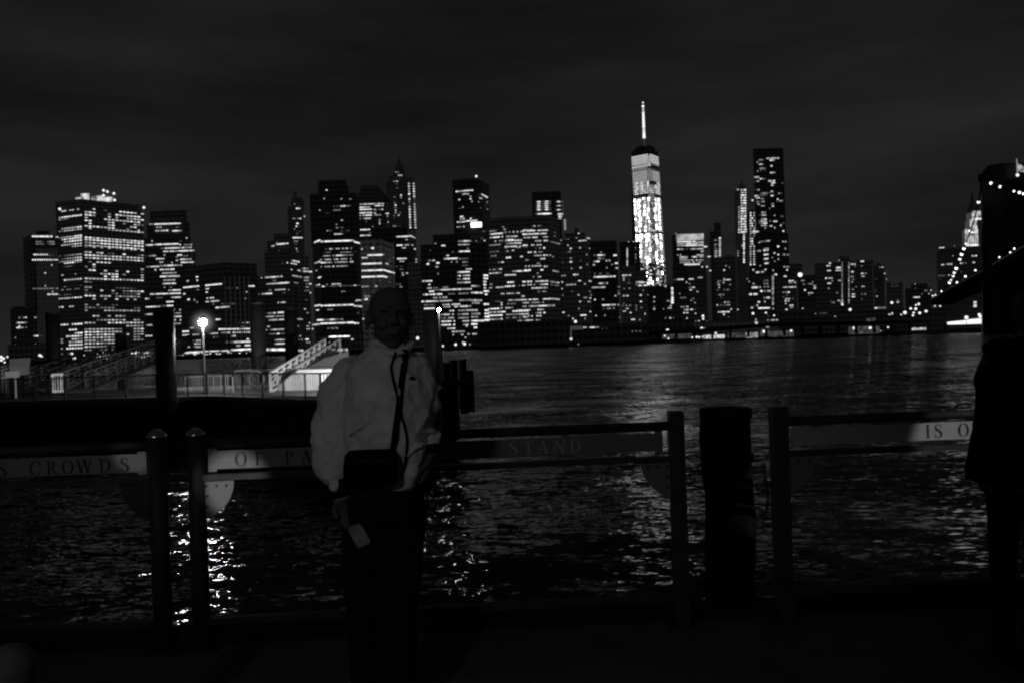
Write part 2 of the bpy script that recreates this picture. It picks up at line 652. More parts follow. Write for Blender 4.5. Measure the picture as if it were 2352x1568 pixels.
    t.rows('''583 1178 1390 5077079076707
609 1175 1222 444
609 1295 1420 4455503
637 1158 1400 6775056999865655
667 1136 1388 60777078077606
694 1095 1142 7789
690 1142 1400 99887705577777088
722 1140 1390 6066707077676600
754 1100 1120 6
808 1122 1146 99
868 1104 1138 779
859 1185 1302 70088787
887 1095 1460 2239333433933333833
915 1302 1338 55
980 1418 1475 7777
1062 1108 1130 99
1057 1195 1240 555
1082 1425 1445 3
1200 1195 1280 4044050''', 10)
    t.rows('''1028 1095 1142 8888
1027 1142 1400 9998999888898899
1027 1400 1470 98789
1142 1112 1320 998445885335
1170 1075 1142 77888
1166 1142 1400 999899978889999
1162 1400 1440 9978
1272 1205 1375 99999989999''', 13, .92)
    t.done()

    t = Tower('office_tower', 'dark tower with octagonal crown and stacked lit strips left of the spire tower', 'C', [(40, 760), (300, 760)], 372, FD[0])
    bm = B(); D = 764
    vpoly(bm, [(at(*zpt('C', x, y), D).x, at(*zpt('C', x, y), D).z) for x, y in ((50, 373), (90, 290), (100, 281), (215, 281), (235, 300), (298, 373))], D, D+28)
    obj('roof_crown', bm, FD[0], t.root)
    t.rows('''428 76 268 88878777877
440 185 262 4999909
452 75 158 99877
469 75 172 99999999
470 185 262 7703377
496 75 172 8988888
497 185 250 600
500 278 305 88
515 75 172 70879999
512 190 245 5755
520 290 298 8
540 75 165 5048888
548 228 238 7
562 122 132 4
565 228 238 7
580 228 238 8
567 295 303 8
602 172 186 6
628 80 158 99999
650 145 165 33
673 80 168 99976888''', 10).done()

    t = Tower('office_tower', 'pale grey faced tower with curved glowing floor strips behind the man in the light jacket', 'C', [(88, 566), (120, 560), (262, 560), (356, 590)], 704, FG, 40, ytop_at=1)
    t.rows('''780 90 100 8
772 165 190 9
828 120 272 0888999995
852 92 140 777
846 330 345 3
900 92 250 9999999888
890 278 300 77
953 92 262 8889988999
942 262 350 99988
1002 92 262 9999999999
992 262 292 998
1078 92 150 7555
1070 195 215 7
1150 110 155 6666
1175 45 140 77700999
1325 100 145 8088''', 13, .85)
    for y in range(770, 1250, 24): t.rows('%d 92 262 1211121121\n%d 265 352 11211' % (y, y-6), 9, .9)
    t.done()

    t = Tower('spire_tower', 'art deco tower tapering to a pointed spire above the left group', 'C', [(304, 960), (440, 964)], 250, FD[1], 40)
    t.block('setback', 310, 436, 205, 966, 32)
    bm = B(); D = 972; cx = 374
    def R(x, y): p = at(*zpt('C', x, y), D); return p
    prof = [(60, 205), (45, 170), (38, 130), (25, 95), (12, 70), (4, 52), (1.2, 35), (1.0, 12)]
    loft(bm, [(Vector((R(cx, y).x, D+12, R(cx, y).z)), w*.5102/1.7415/F*D, w*.5102/1.7415/F*D) for w, y in prof], 8)
    obj('spire', bm, FD[1], t.root)
    t.rows('''175 345 382 0555
200 375 410 7777
247 340 378 8077
268 360 380 33
300 360 380 33
356 392 408 9
370 340 358 4
374 392 408 8
420 412 422 6
415 340 360 3
434 350 364 8
455 340 370 354
475 352 364 8
493 352 400 8004
513 376 388 8
517 335 362 33
535 340 360 22
598 335 395 555003''', 10).done()

    t = Tower('office_tower', 'thin dark tower with two full columns of lit windows beside the spire tower', 'C', [(440, 990), (520, 990)], 218, FD[1], 40)
    for i in range(18):
        y = 265+i*20.3
        a = str(random.randint(7, 9)) if i not in (5, 8) else '3'; b = str(random.randint(7, 9)) if i not in (6, 7) else '2'
        t.rows('%f %f %f %s\n%f %f %f %s' % (y, 453+i*.7, 470+i*.7, a, y, 490+i*.9, 507+i*.9, b), 12)
    t.done()

    t = Tower('office_tower', 'boxy dark tower under the spire with one bright top floor strip', 'C', [(175, 690), (466, 690), (520, 712)], 612, FD[2], 40, ytop_at=1)
    t.rows('''682 360 464 999999999
672 466 515 88875
705 432 455 7
750 366 412 9999
747 425 465 676
745 482 494 8
770 405 440 787
775 500 515 8
855 370 445 99988888
875 388 425 777
858 512 524 7
880 512 526 8
915 360 420 3023
938 390 420 33
966 405 420 6
968 438 458 7
982 405 425 6
1055 360 400 333
1075 385 415 5
935 556 568 8''').done()
    t = Tower('apartment_block', 'faint grey unlit facade right of the man\'s head', 'C', [(462, 640), (572, 640)], 885, FG2, 30)
    t.rand(470, 560, 920, 1250, 60, 6, .08, 2, 5); t.done()

    t = Tower('office_tower', 'dark two step block with bright lower floors behind the thin quay lamp', 'C', [(565, 600), (945, 600), (1090, 610)], 745, FD[2], 40)
    t.block('upper_block', 648, 945, 666, 601, 36)
    t.rows('''735 662 678 5
752 716 748 999
718 848 950 4579986
745 848 938 7777766
775 918 930 5
798 848 940 6899999
802 800 812 4
790 625 635 3
830 756 778 88
855 735 845 77999999
855 858 930 5034443
870 605 665 455078
880 790 845 7007
896 600 622 9
888 676 702 9
881 880 925 6644
918 670 694 77
908 880 925 3333
972 684 698 5
936 908 955 7778
960 840 940 6999999
988 840 940 7806788
1014 840 940 5507999
1042 840 945 6666899
1030 566 645 798888
1057 612 632 8
1085 605 690 7770444
1080 690 770 0004555
1100 655 955 444588888999999677777
1110 620 660 999
1136 570 725 69789999
1130 770 930 444400555555
1160 650 800 666070777000
1190 560 950 989888777777700055556
1217 580 665 44444
1215 725 865 7677078888
1232 730 950 666600880888855
1245 580 665 9999999
1262 780 815 888
1260 848 950 66667777
1293 688 815 87778807
1290 845 930 4447777
1320 688 815 66550777
1318 848 930 5566666
1346 688 825 999889908
1342 880 935 77777
1374 688 825 99899909
1370 885 930 6688
1400 762 825 7779
1425 800 900 7777766
1448 805 815 7
1448 870 890 7
1444 920 995 7088''', 12, .8)
    t.rows('''1068 950 1020 77765
1120 948 1040 7779888
1180 950 1035 6686667
1200 955 1040 5566600
1257 950 1000 77777
1285 950 1020 555666
1310 950 1030 655500
1340 950 1050 89998889
1366 950 1055 99999999
1392 970 1050 999998
985 1045 1082 999
1008 1045 1082 999
1033 1045 1070 88
1057 1045 1068 99
1083 1048 1065 8
1108 1048 1090 998
1133 1055 1078 9
1210 1048 1088 9999
1258 1055 1088 999
1283 1055 1088 999
1308 1055 1092 9999
1334 1052 1090 9999
1358 1055 1092 9999''', 15, .85)
    t.done()

    t = Tower('office_tower', 'round cornered tower with dazzling floodlight at its foot above the lower roofs', 'C', [(822, 840), (975, 836), (1060, 850), (1112, 875)], 222, FD[2], 40, ytop_at=1)
    t.rows('''328 828 890 9777
322 890 966 99999999
350 876 940 66
345 890 912 77
391 848 866 9
366 936 955 6
385 936 955 8
405 950 962 7
352 1030 1080 8899
378 1012 1038 77
408 1002 1014 5
408 1068 1082 5
455 1018 1030 5
463 1070 1082 5
450 880 892 7
460 850 875 2
525 862 888 99
543 862 900 787
540 940 955 8
568 838 900 777788
560 900 1000 9999999999
606 836 870 777
603 885 900 7''', 11)
    bm = B(); p0 = at(*zpt('C', 948, 572), 833); p1 = at(*zpt('C', 1032, 606), 833); box(bm, (p0.x, 831, p1.z), (p1.x, 833, p0.z)); obj('floodlight', bm, emat('flood', 3), t.root)
    bm = B(); ball(bm, at(*zpt('C', 990, 207), 850), 1.3, 1); obj('roof_lamp', bm, GL[9], t.root)
    t.done()
    t = Tower('office_block', 'dim block with a pale face below the dazzling rooftop floodlight', 'C', [(942, 700), (1072, 700)], 640, FG2, 30)
    t.rows('''716 985 995 5
640 1040 1070 44
712 1048 1062 8
695 1025 1040 3
802 985 1005 8
828 990 1025 808
735 1000 1015 2''').done()

    t = Tower('office_slab', 'broad slab with dark parapet and dense lit floors in the middle of the skyline', 'D', [(-285, 592), (-120, 586), (205, 586), (285, 604)], 516, FD[1], 50, ytop_at=2)
    seg = []
    Z = Tower
    rowsM = '''640 -280 -220 545
663 -275 -170 99999998
690 -275 -170 77999908
718 -240 -170 7055
750 -280 -190 55666
802 -280 -200 334
834 -270 -220 45
606 -180 -160 5
600 20 130 0057055
625 -170 -150 6
648 -160 -20 606070707
632 -10 60 888577
637 -20 180 90899999908888888
663 -20 170 9988888988888
682 -150 -30 676878700
690 -10 180 77770888000777
708 -150 -90 9999
715 -160 -20 888888
716 60 180 0777088
736 -150 -30 6677888
750 -20 130 99800770777
762 -160 -30 87788707
770 -160 20 5000056033
773 60 175 0505080
792 -150 30 30700000
798 -150 -100 50
805 20 140 8808055
830 70 205 77777086808
847 -150 -108 99
838 -40 -15 8
855 120 160 88
884 -210 -165 7088
885 -120 -80 00
865 0 30 5
890 90 120 5
914 0 130 7060777777
916 130 180 088
945 -10 50 99
953 -100 30 667999998
942 120 145 9
984 -160 -70 888888
968 90 110 5
998 60 140 600770
970 -280 -170 77777550
942 -280 -180 7054068
1040 -140 -85 999
1035 -20 180 9908890077799999
1060 -20 180 7007770800077799
1072 -160 -80 99998
1065 -50 0 5077
1085 50 180 88888775
1083 -280 -165 760077777
1056 -280 -220 50
1112 100 185 50550
1130 -190 -40 7707766078
1148 -30 0 7
1176 -30 200 8887098898800099888
1190 -240 -190 333
1180 -130 -30 777777
1200 -20 150 7770577705
1208 -140 -70 44444
1228 -20 170 670787779999
1240 -155 -90 777
1248 -290 -200 8999
1258 -60 150 777777000888
1275 -290 -150 7779
1265 -100 30 999999
1280 50 160 0057808
1292 -150 30 665566778
1300 -290 -180 899999
1305 -20 130 77070800777
1318 -150 20 5505505077
1330 -290 -190 7777
1340 -60 120 6608888077
1342 -10 50 8880
1200 -190 -175 8
1215 -190 -175 8
1240 -190 -175 9
1270 -190 -175 8
1296 -190 -175 9
1325 -190 -175 9
1355 -200 -170 7'''
    t.rows(rowsM, 11, .8)
    t.rows('''720 190 275 34555
835 185 225 305
948 215 265 777
1035 190 268 66777
1058 200 270 44445
1168 190 272 77777
1222 160 235 7777
645 225 240 3
675 225 240 4''', 12)
    t.done()

    t = Tower('office_tower', 'flat topped tower with three blurred bright window columns behind the broad slab', 'D', [(72, 900), (300, 900)], 330, FD[2], 30)
    for y in (408, 424, 441, 457, 472): t.rows('%d 84 205 3993339943' % y, 9, .95)
    for y in (408, 440, 472): t.rows('%d 240 300 38833' % y, 11, .9)
    t.rows('''504 84 210 49999999
504 255 300 7977
522 262 290 88
538 262 285 77''', 13, .9)
    bm = B(); p0 = at(*zpt('D', 307, 545), 900); p1 = at(*zpt('D', 322, 625), 900); box(bm, (p0.x, 899, p1.z), (p1.x, 905, p0.z)); obj('lit_wall', bm, GL[5], t.root)
    t.done()

    t = Tower('apartment_tower', 'uneven topped apartment tower with pale lower wall and scattered lights', 'D', [(262, 640), (470, 632), (520, 645)], 690, FG2, 40, ytop_at=1)
    t.block('roof_block', 310, 470, 655, 634, 20); t.block('water_tank', 388, 420, 615, 640, 8, ybot=660)
    t.rows('''662 360 398 8898
657 415 428 7
678 318 330 7
692 395 410 8
700 315 345 567
690 482 510 788
715 420 485 888877
712 258 290 766
738 265 277 5
750 332 342 7
770 425 440 7
775 350 368 8
773 502 512 6
820 475 490 6
802 322 360 4055
852 350 370 6
880 348 372 8
870 430 442 5
898 480 492 6
925 428 445 8
932 360 372 6
885 270 310 3030
980 378 420 9877
988 280 320 6707
1028 412 440 788
1038 282 300 8
1060 322 402 767777
1052 462 476 8
1028 498 525 88
1090 275 295 9
1110 360 380 3
1138 412 428 7
1140 290 305 4
1160 455 488 667
1162 505 518 8
1190 425 440 8
1190 490 514 77
1245 418 428 8
1275 292 312 8
1268 505 518 8
1300 335 350 5
1297 435 482 9989
1322 465 478 6
1325 370 385 6''').done()

    t = Tower('office_tower', 'squat dark tower with one bright mid height strip left of the tallest lit tower', 'D', [(522, 600), (732, 600)], 716, FD[2], 40)
    t.rows('''803 590 604 5
828 538 645 50899750
828 692 720 99
847 570 615 600
854 570 600 5
852 608 622 6
877 536 585 5799
870 632 670 777
890 704 728 99
903 530 550 8
900 675 690 5
925 636 648 6
928 704 728 77
973 530 600 040044
972 630 660 33
998 536 710 799999998888
1048 568 650 589507
1080 524 630 677766777
1110 500 515 6
1138 510 525 4
1145 700 718 7
1175 540 620 80005
1215 600 612 7
1218 605 712 99997777
1215 726 738 8
1245 610 720 3055050
1300 550 565 7
1298 620 632 6
1315 738 748 4''', 13).done()

    t = Tower('office_tower', 'plain dark box tower with one dotted light column at the tallest tower\'s foot', 'D', [(752, 700), (912, 700)], 724, FD[2], 40)
    t.rows('722 805 870 70077', 7); t.rows('724 880 912 3333', 5)
    for i in range(14): t.rows('%f 796 807 %d' % (769+i*10.8, random.randint(7, 9)), 8)
    t.rows('''768 862 874 4
785 862 874 3
820 862 874 5
835 862 874 4
850 862 874 5
880 862 874 4
795 895 906 7''').done()
    t = Tower('office_block', 'grey block with setback roof in front of the plain dark box tower', 'D', [(758, 560), (962, 560)], 950, FG2, 30)
    t.block('upper_block', 760, 868, 912, 562, 24)
    t.rows('''985 762 832 9987777
1005 766 782 7
1022 768 820 7003
1046 770 830 0033
1060 868 884 6
1035 870 925 55777
1042 868 960 6788866
1064 890 960 9990999
1075 725 755 550
1088 770 840 40040
1102 920 932 7
1108 726 740 5
1128 726 745 6
1145 766 812 77088
1140 898 916 8
1138 958 968 5
1155 1005 1022 7
1190 900 918 9
1190 1005 1020 7
1205 770 780 4
1220 868 878 5
1222 760 830 40505
1238 906 918 7
1245 790 812 77
1240 868 878 5
1265 768 790 77
1255 868 878 5
1277 820 835 8
1285 936 946 8
1330 830 862 888
1332 890 910 5
1232 1005 1020 4
1248 1005 1020 7
1425 835 860 44''').done()

    # ---- tallest tower: square base twisting into a square turned 45 degrees
    D = 1800.; cxp = at(*zpt('P', 2612, 1100), D); root = empty('skyscraper', (0, D, 2.0), 'tallest tapering glass tower, brightly lit on every floor, with a glowing white mast', 'skyscraper', 'towers of the far skyline')
    root.location.x = .1780*D
    cx = root.location.x; hw = 31.5; zb = 62; zt = H+(ray(*zpt('P', 2580, 607)))[1]*D
    rot = math.radians(12)
    base = [(hw*x, hw*y) for x, y in ((-1, -1), (1, -1), (1, 1), (-1, 1))]
    topq = [(0, -hw), (hw, 0), (0, hw), (-hw, 0)]
    def rt(p, a=rot): return (cx+p[0]*math.cos(a)-p[1]*math.sin(a), D+p[0]*math.sin(a)+p[1]*math.cos(a))
    base = [rt(p, rot*.5) for p in base]; topq = [rt(p, rot*.6) for p in topq]
    bm = B()
    vb0 = [bm.verts.new((p[0], p[1], 2)) for p in base]; vb = [bm.verts.new((p[0], p[1], zb)) for p in base]; vt = [bm.verts.new((p[0], p[1], zt)) for p in topq]
    for k in range(4):
        n = (k+1) % 4
        bm.faces.new((vb0[k], vb0[n], vb[n], vb[k])); bm.faces.new((vb[k], vb[n], vt[k])); bm.faces.new((vb[n], vt[n], vt[k]))
    bm.faces.new(vt); bm.faces.new(vb0[::-1]); bmesh.ops.recalc_face_normals(bm, faces=bm.faces)
    obj('wall', bm, FD[2], root)
    # floors
    zP = lambda y: H+ray(*zpt('D', 950, y))[1]*D
    bmA = B(); parts = []
    def edgepts(z):
        """front outline of the tower at height z, left to right"""
        f = (z-zb)/(zt-zb); P = lambda i: Vector((base[i][0], base[i][1], 0)); Q = lambda i: Vector((topq[i][0], topq[i][1], 0))
        return [P(0).lerp(Q(3), f), P(0).lerp(Q(0), f), P(1).lerp(Q(0), f), P(1).lerp(Q(1), f)]
    random.seed(5)
    y = 62.; wins = []
    while y < 1075:
        z = zP(y); e = edgepts(z); step = 14.0 if y < 120 else 14.0
        if 118 < y < 182:
            lv = {0: (7, 8, 5), 1: (8, 8, 0), 2: (6, 1, 1), 3: (5, 5, 3)}[min(3, int((y-118)/16))]; solid = True
        elif y <= 118: lv = (8, 8, 8); solid = True
        elif y < 265: lv = (7, 6, 7); solid = True
        elif 362 < y < 385 or 655 < y < 672: lv = (2, 5, 2); solid = False
        else: lv = None; solid = False
        for s in range(3):
            a, b = e[s], e[s+1]; L = (b-a).length
            if L < 3: continue
            n = max(1, int(round(L/(4.2 if not solid else 6)))); d = (b-a)/n; yaw = math.atan2(d.y, d.x)
            nr = Vector((d.y, -d.x, 0)).normalized()
            for i in range(n):
                if lv: l = lv[s] if solid or random.random() < .6 else 0
                else:
                    fx = (i+.5)/n
                    xr = (a+d*(i+.5)).x-cx
                    l = random.choice((5, 6, 6, 7))
                    if y > 380 and min(abs(xr-q) for q in (-28, -20, -9, -1, 15, 25)) < 2.3: l = random.choice((8, 9, 10, 10))
                    elif y < 380 and min(abs(xr-q) for q in (-24, -13, -2, 19, 27)) < 2.6: l = random.choice((7, 8, 9))
                    elif random.random() < .1: l = 8
                    if y > 385 and 2 < xr < 13: l = random.choice((2, 4, 5, 5, 8))
                    if 262 < y < 300 and 2 < xr < 20: l = 1
                    if y > 900 and random.random() < .45: l = random.choice((0, 2))
                if l:
                    c = a+d*(i+.5)+nr*.9; c.z = z
                    wins.append((c, yaw, d.length*(.93 if solid else .85), (1.9 if solid else 2.5)*random.uniform(.85, 1.15), l))
        y += step
    put_windows(root, wins)
    # crown ring and mast
    bm = B(); loft(bm, [(Vector((cx, D, zt+.01)), 24, 24), (Vector((cx, D, zt+6)), 24, 24), (Vector((cx, D, zt+9)), 20, 20), (Vector((cx, D, zt+12)), 11, 11)], 20); obj('crown_ring', bm, FD[2], root)
    mx = lambda y: at(*zpt('P', 2400+.2551*675, 350+.2551*y), D).z
    prevz = None
    segs = [(240, 3, 0), (296, 4.2, 9)]
    for a, b, w, l in ((310, 395, 1.9, 7), (402, 470, 2.1, 9), (478, 548, 2.3, 9), (556, 630, 2.4, 9), (640, 712, 2.5, 8), (722, 795, 2.8, 9)):
        bm = B(); tube(bm, [(cx, D, mx(b)), (cx, D, mx(a))], [w*1.15, w*.9], 8); obj('mast_section', bm, GL[l], root)
        bm = B(); tube(bm, [(cx, D, mx(b+7)), (cx, D, mx(b-1))], 3.6, 8); obj('mast_ring', bm, GL[7], root)
    for yy, r, l in ((240, 1.8, 9), (296, 2.8, 9)): bm = B(); ball(bm, (cx, D, mx(yy)), r, 2); obj('beacon', bm, GL[l], root)
    bm = B(); tube(bm, [(cx, D, zt+6), (cx, D, mx(240))], [1.6, .6], 8); obj('mast_core', bm, GL[2], root)
    bm = B(); tube(bm, [(cx, D, mx(985)), (cx, D, mx(930))], 2.6, 8); obj('mast_section', bm, GL[4], root)
    for yy, l in ((998, 7), (1022, 9)): bm = B(); tube(bm, [(cx, D, mx(yy+7)), (cx, D, mx(yy-6))], 3.0, 8); obj('mast_section', bm, GL[l], root)
    bm = B()
    for a in range(6):
        an = a*math.pi/3; bar(bm, (cx+20*math.cos(an), D+20*math.sin(an), zt+10), (cx, D, mx(860)), .5)
    obj('guy_wires', bm, DARK, root)

    random.seed(17)
    t = Tower('office_tower', 'tower with glowing pale crown band right of the tallest lit tower', 'D', [(1166, 812), (1190, 800), (1402, 804)], 662, FD[2], 40, ytop_at=1)
    b = t.root
    bm = B()
    for (x0, x1) in ((1192, 1400),):
        p0 = at(*zpt('D', x0, 664), 799.); p1 = at(*zpt('D', x1, 706), 799.)
        box(bm, (p0.x, 798.4, p1.z), (p1.x, 799.4, p0.z))
    obj('crown_band', bm, emat('crown', .45, vary=.5, vscale=.08), b)
    bm = B(); p0 = at(*zpt('D', 1168, 690), 811); p1 = at(*zpt('D', 1188, 700), 799)
    bar(bm, at(*zpt('D', 1168, 712), 811), at(*zpt('D', 1188, 678), 799), .5, 9); obj('crown_band', bm, GL[4], b)
    t.rows('''722 1192 1335 88999999
724 1338 1400 6677
738 1192 1400 777788888766
752 1192 1400 667799998899
760 1400 1428 99
780 1192 1400 776050666777
797 1380 1400 88
826 1192 1235 8070
826 1345 1400 77777
842 1212 1400 777700787077
856 1212 1270 66666
868 1212 1400 555555707555
885 1212 1380 5566607066
900 1248 1370 99999999
915 1262 1330 888888
930 1290 1312 77
945 1305 1365 99999
960 1275 1365 888877
838 1430 1455 88''', 11, .86).done()

    t = Tower('office_block', 'dark mid rise block with scattered lights below the crowned tower', 'D', [(1165, 570), (1290, 570)], 912, FD[0], 30)
    t.rows('''1017 1188 1242 8878
1020 1165 1180 3
1038 1260 1272 7
1070 1094 1108 8
1128 1208 1218 6
1160 1215 1280 4440
1232 1218 1282 667077
1255 1218 1282 00777
1278 1242 1282 8088
1320 1262 1278 7
1358 1305 1312 3
1388 1230 1262 8098
1390 1300 1314 7
1410 1228 1240 7''').done()
    t = Tower('sign_tower', 'short tower with a solid bright stack of seven lit floors', 'D', [(1100, 575), (1190, 575)], 1062, FD[0], 30)
    for i in range(7): t.rows('%f 1146 1184 99' % (1086+i*18.5), 16, .98)
    t.rows('''1185 1110 1135 66
1222 1135 1150 7
1240 1118 1150 77
1248 1080 1092 5
1238 1174 1186 7
1318 1096 1106 5
1318 1132 1145 8
1346 1096 1106 5
1318 1160 1180 44''').done()
    t = Tower('apartment_block', 'dark apartment block with scattered small lights between crowned tower and slim tower', 'E', [(-110, 590), (60, 590)], 912, FD[1], 30)
    t.rows('''918 10 24 8
918 46 62 8
948 70 90 8
1002 -20 20 777
1014 -92 -50 888
1050 -90 -75 5
1080 -88 -40 5088
1098 -85 -60 7
1112 -30 -10 6
1165 -60 -45 6
1180 -75 -60 5
1198 -45 -35 6
1252 -78 -30 8803
1283 -40 -30 8
1300 15 32 9
1325 15 30 8
1345 46 60 6
1345 -90 10 50505080
1370 -50 -40 4''').done()

    t = Tower('office_tower', 'slim dark tower with two short dotted light columns', 'E', [(88, 900), (178, 900)], 640, FD[0], 30)
    t.block('top_block', 108, 162, 572, 904, 20)
    for i in range(11): t.rows('%f 112 134 %s\n%f 147 165 %s' % (693+i*16.8, random.choice(('44', '55', '40', '00')), 693+i*16.8, random.choice(('8', '7', '9'))), 12)
    for i in range(4): t.rows('%f 115 136 %s' % (795+i*20, random.choice(('88', '77', '07'))), 12)
    t.done()

    t = Tower('office_tower', 'broad dark block with scattered lights below the slim dotted tower', 'E', [(120, 600), (290, 600)], 842, FD[1], 30)
    t.block('top_block', 190, 262, 826, 604, 20)
    t.rows('''910 196 210 6
922 225 236 5
944 180 198 8
1010 182 195 4
1020 185 242 88877
1030 140 170 555
1042 130 190 450008
1058 140 165 880
1058 230 242 6
1078 144 165 70
1100 130 230 440004044
1137 145 188 55508
1155 160 170 5
1195 190 232 8066
1218 130 140 8
1218 155 235 4040566
1250 238 250 8
1272 138 232 777998888
1290 180 195 9
1252 290 302 8
1310 220 230 3''').done()

    t = Tower('office_tower', 'narrow gothic tower with a dense bright column of lights from top to bottom', 'E', [(286, 1000), (378, 1000)], 310, FG2, 30)
    t.block('pinnacle', 300, 355, 270, 1004, 20); t.block('pinnacle', 318, 336, 245, 1010, 10, ybot=275)
    t.rows('312 282 304 58', 10)
    for i in range(17):
        y = 316+i*20.6
        t.rows('%f 319 362 %s' % (y, random.choice(('8799', '9089', '7808', '9988'))), 14, .8)
    for i in range(11): t.rows('%f 298 314 %s' % (450+i*19.8, random.choice('5678')), 12)
    for i in range(13): t.rows('%f 337 352 %s' % (665+i*18, random.choice('6789')), 14)
    for i in range(3): t.rows('%f 292 304 6' % (795+i*18), 10)
    t.rows('''752 325 337 7
625 350 368 88
640 350 368 87''').done()

    t = Tower('apartment_tower', 'narrow tower with two orderly light columns left of the tall rippling tower', 'E', [(385, 960), (446, 960)], 470, FD[0], 30)
    for i in range(21):
        y = 496+i*20.2
        t.rows('%f 390 443 %s' % (y, random.choice(('7077', '8088', '7808', '9077', '6067')) if i else '7070'), 13, .78)
    t.done()

    t = Tower('skyscraper', 'tall rippling dark apartment tower with scattered lights near the bridge', 'E', [(440, 862), (560, 850), (706, 862)], 648, FD[2], 40, base=2, ytop_at=1)
    t.block('upper_shaft', 414, 652, -8, 868, 30, ybot=660)
    s = Tower.__new__(Tower); s.zm = 'E'; s.verts = [(at(*zpt('E', 414, 300), 868).x, 868), (at(*zpt('E', 652, 300), 868).x, 868)]; s.wins = []
    s.rows('''80 460 500 5653
68 520 620 77787768
82 545 585 888
98 444 456 6
114 462 500 784
127 552 568 8
147 462 515 4664
160 470 515 3003
168 446 456 6
180 548 588 8877
215 424 464 7878
228 468 515 8843
247 426 465 5077
245 536 588 88889
260 556 592 8997
278 556 576 88
262 642 650 4
315 432 465 4358
327 555 575 87
342 472 550 44655505
342 614 648 7040
357 472 530 344333
362 428 465 8855
360 555 576 88
378 430 468 5688
385 475 502 55
388 600 618 8
396 402 420 9
402 600 650 505767
408 440 505 45500677
425 562 582 7070
427 450 470 77
440 480 508 756
442 562 580 8
460 540 552 6
492 480 518 77
513 466 518 507777
522 630 655 343
515 580 590 6
545 480 522 7688
562 460 522 4578888
560 544 555 5
562 575 605 8888
578 460 526 5067999
575 645 660 44
595 478 522 7877
598 545 568 8877
598 627 640 8
612 580 592 6
615 505 518 6
590 627 640 7
638 646 660 9''', 12)
    t.wins += s.wins
    t.rows('''648 400 460 777888
720 645 678 8066
728 458 470 7
722 470 550 54444577
758 604 620 9
775 662 675 6
778 498 538 5566
795 445 475 5577
790 498 538 8888
810 576 590 8
822 648 695 77066
824 500 538 9999
822 606 620 8
845 560 572 5
857 500 538 7888
858 608 620 8
875 580 592 5
892 505 540 8999
910 466 480 7
918 655 700 80555
942 412 425 8
940 506 522 8
942 674 690 8
945 568 578 7
958 478 505 776
962 438 468 8999
978 582 604 99
992 655 680 8888
1012 640 680 6888''', 13)
    for i in range(16): t.rows('%f 562 580 %s' % (985+i*15, random.choice('4567')), 12)
    t.done()
    t = Tower('apartment_block', 'lit apartment block at the foot of the tall rippling tower', 'E', [(375, 640), (560, 640)], 985, FD[1], 30)
    t.rows('''1012 365 375 4
1033 380 390 6
1025 500 535 4044
1050 415 425 7
1050 500 535 5055
1075 500 540 505
1080 405 476 8889707
1108 472 490 9
1108 500 555 60577
1133 384 450 880999
1160 500 548 70888
1193 450 472 8
1190 502 514 7
1220 442 455 6
1238 398 418 77
1242 456 550 999999999
1285 410 425 9
1278 510 525 8
1245 568 580 6''', 15).done()

    t = Tower('apartment_block', 'dark apartment block with lit windows just right of the tall rippling tower', 'E', [(598, 600), (762, 600)], 1000, FD[1], 30)
    t.block('top_block', 700, 802, 894, 640, 20, ybot=1010)
    t.rows('''1028 695 735 8878
1042 698 750 75508
1078 648 700 668708
1077 705 752 88877
1118 648 704 606088
1117 685 704 8
1140 660 720 0300
1168 668 735 7777044
1184 665 710 8080
1204 665 680 7
1220 700 732 888
1236 702 730 0707
1252 668 688 8
1155 650 660 4''').done()
    t = Tower('apartment_block', 'small block with few lights beneath a lone bright lamp', 'E', [(770, 620), (915, 620)], 985, FD[0], 30)
    t.rows('''1026 790 820 555
1055 805 828 55
1052 845 885 5555
1068 888 908 77
1085 890 910 88
1100 815 830 9
1123 848 888 8777
1137 848 860 4
1035 878 888 4
1272 725 845 989898989
1300 762 822 60707070
1300 790 800 5
1255 978 985 4''').done()

    t = Tower('apartment_slab', 'wide stepped apartment slab with two dotted vertical light lines near the bridge', 'E', [(908, 640), (1360, 640)], 890, FD[1], 30)
    t.block('top_block', 1090, 1172, 836, 644, 16); t.block('shoulder_block', 1172, 1362, 868, 646, 16)
    t.rows('''890 1008 1028 8
868 1084 1096 7
875 1258 1286 99
898 1178 1220 88877
910 992 1022 877
914 1210 1220 5
912 1262 1285 50
925 1066 1104 9999
946 1062 1108 77777
948 995 1025 8888
957 1185 1205 8
970 1262 1308 88055
992 1265 1290 777
995 1182 1205 6665
1007 980 995 9
1007 1003 1040 7778
1017 1190 1210 5
1025 1082 1105 7777
1027 1032 1042 6
1036 1184 1200 6
1047 998 1028 8888
1072 1268 1290 8777
1087 1002 1015 6
1095 1192 1205 6
1075 1218 1228 5
1122 1070 1080 6
1133 1190 1215 887
1132 1262 1300 5508
1152 1188 1215 8988
1170 1262 1290 3300
1182 1078 1122 77077
1186 1012 1035 3303
1198 1030 1125 4400067''')
    for i in range(19): t.rows('%f 1109 1119 %s\n%f 1162 1172 %s' % (885+i*17.5, random.choice('5678'), 887+i*17.3, random.choice('6678')), 9)
    t.done()
    t = Tower('apartment_block', 'faint dark block right of the wide stepped apartment slab', 'E', [(1368, 660), (1452, 660)], 905, FD[1], 30)
    t.block('water_tank', 1385, 1418, 885, 664, 10)
    t.rows('''922 1404 1438 7077
970 1440 1455 7
1012 1375 1390 4
1015 1455 1468 4
1105 1370 1380 3
1148 1378 1395 6
1062 1448 1460 2
1240 1372 1440 7904055
1270 1355 1390 6055
1095 1448 1460 2
1125 1448 1460 2''').done()
    t = Tower('apartment_block', 'faint grey distant block fading towards the bridge', 'F', [(100, 800), (232, 800)], 1040, FG2, 30)
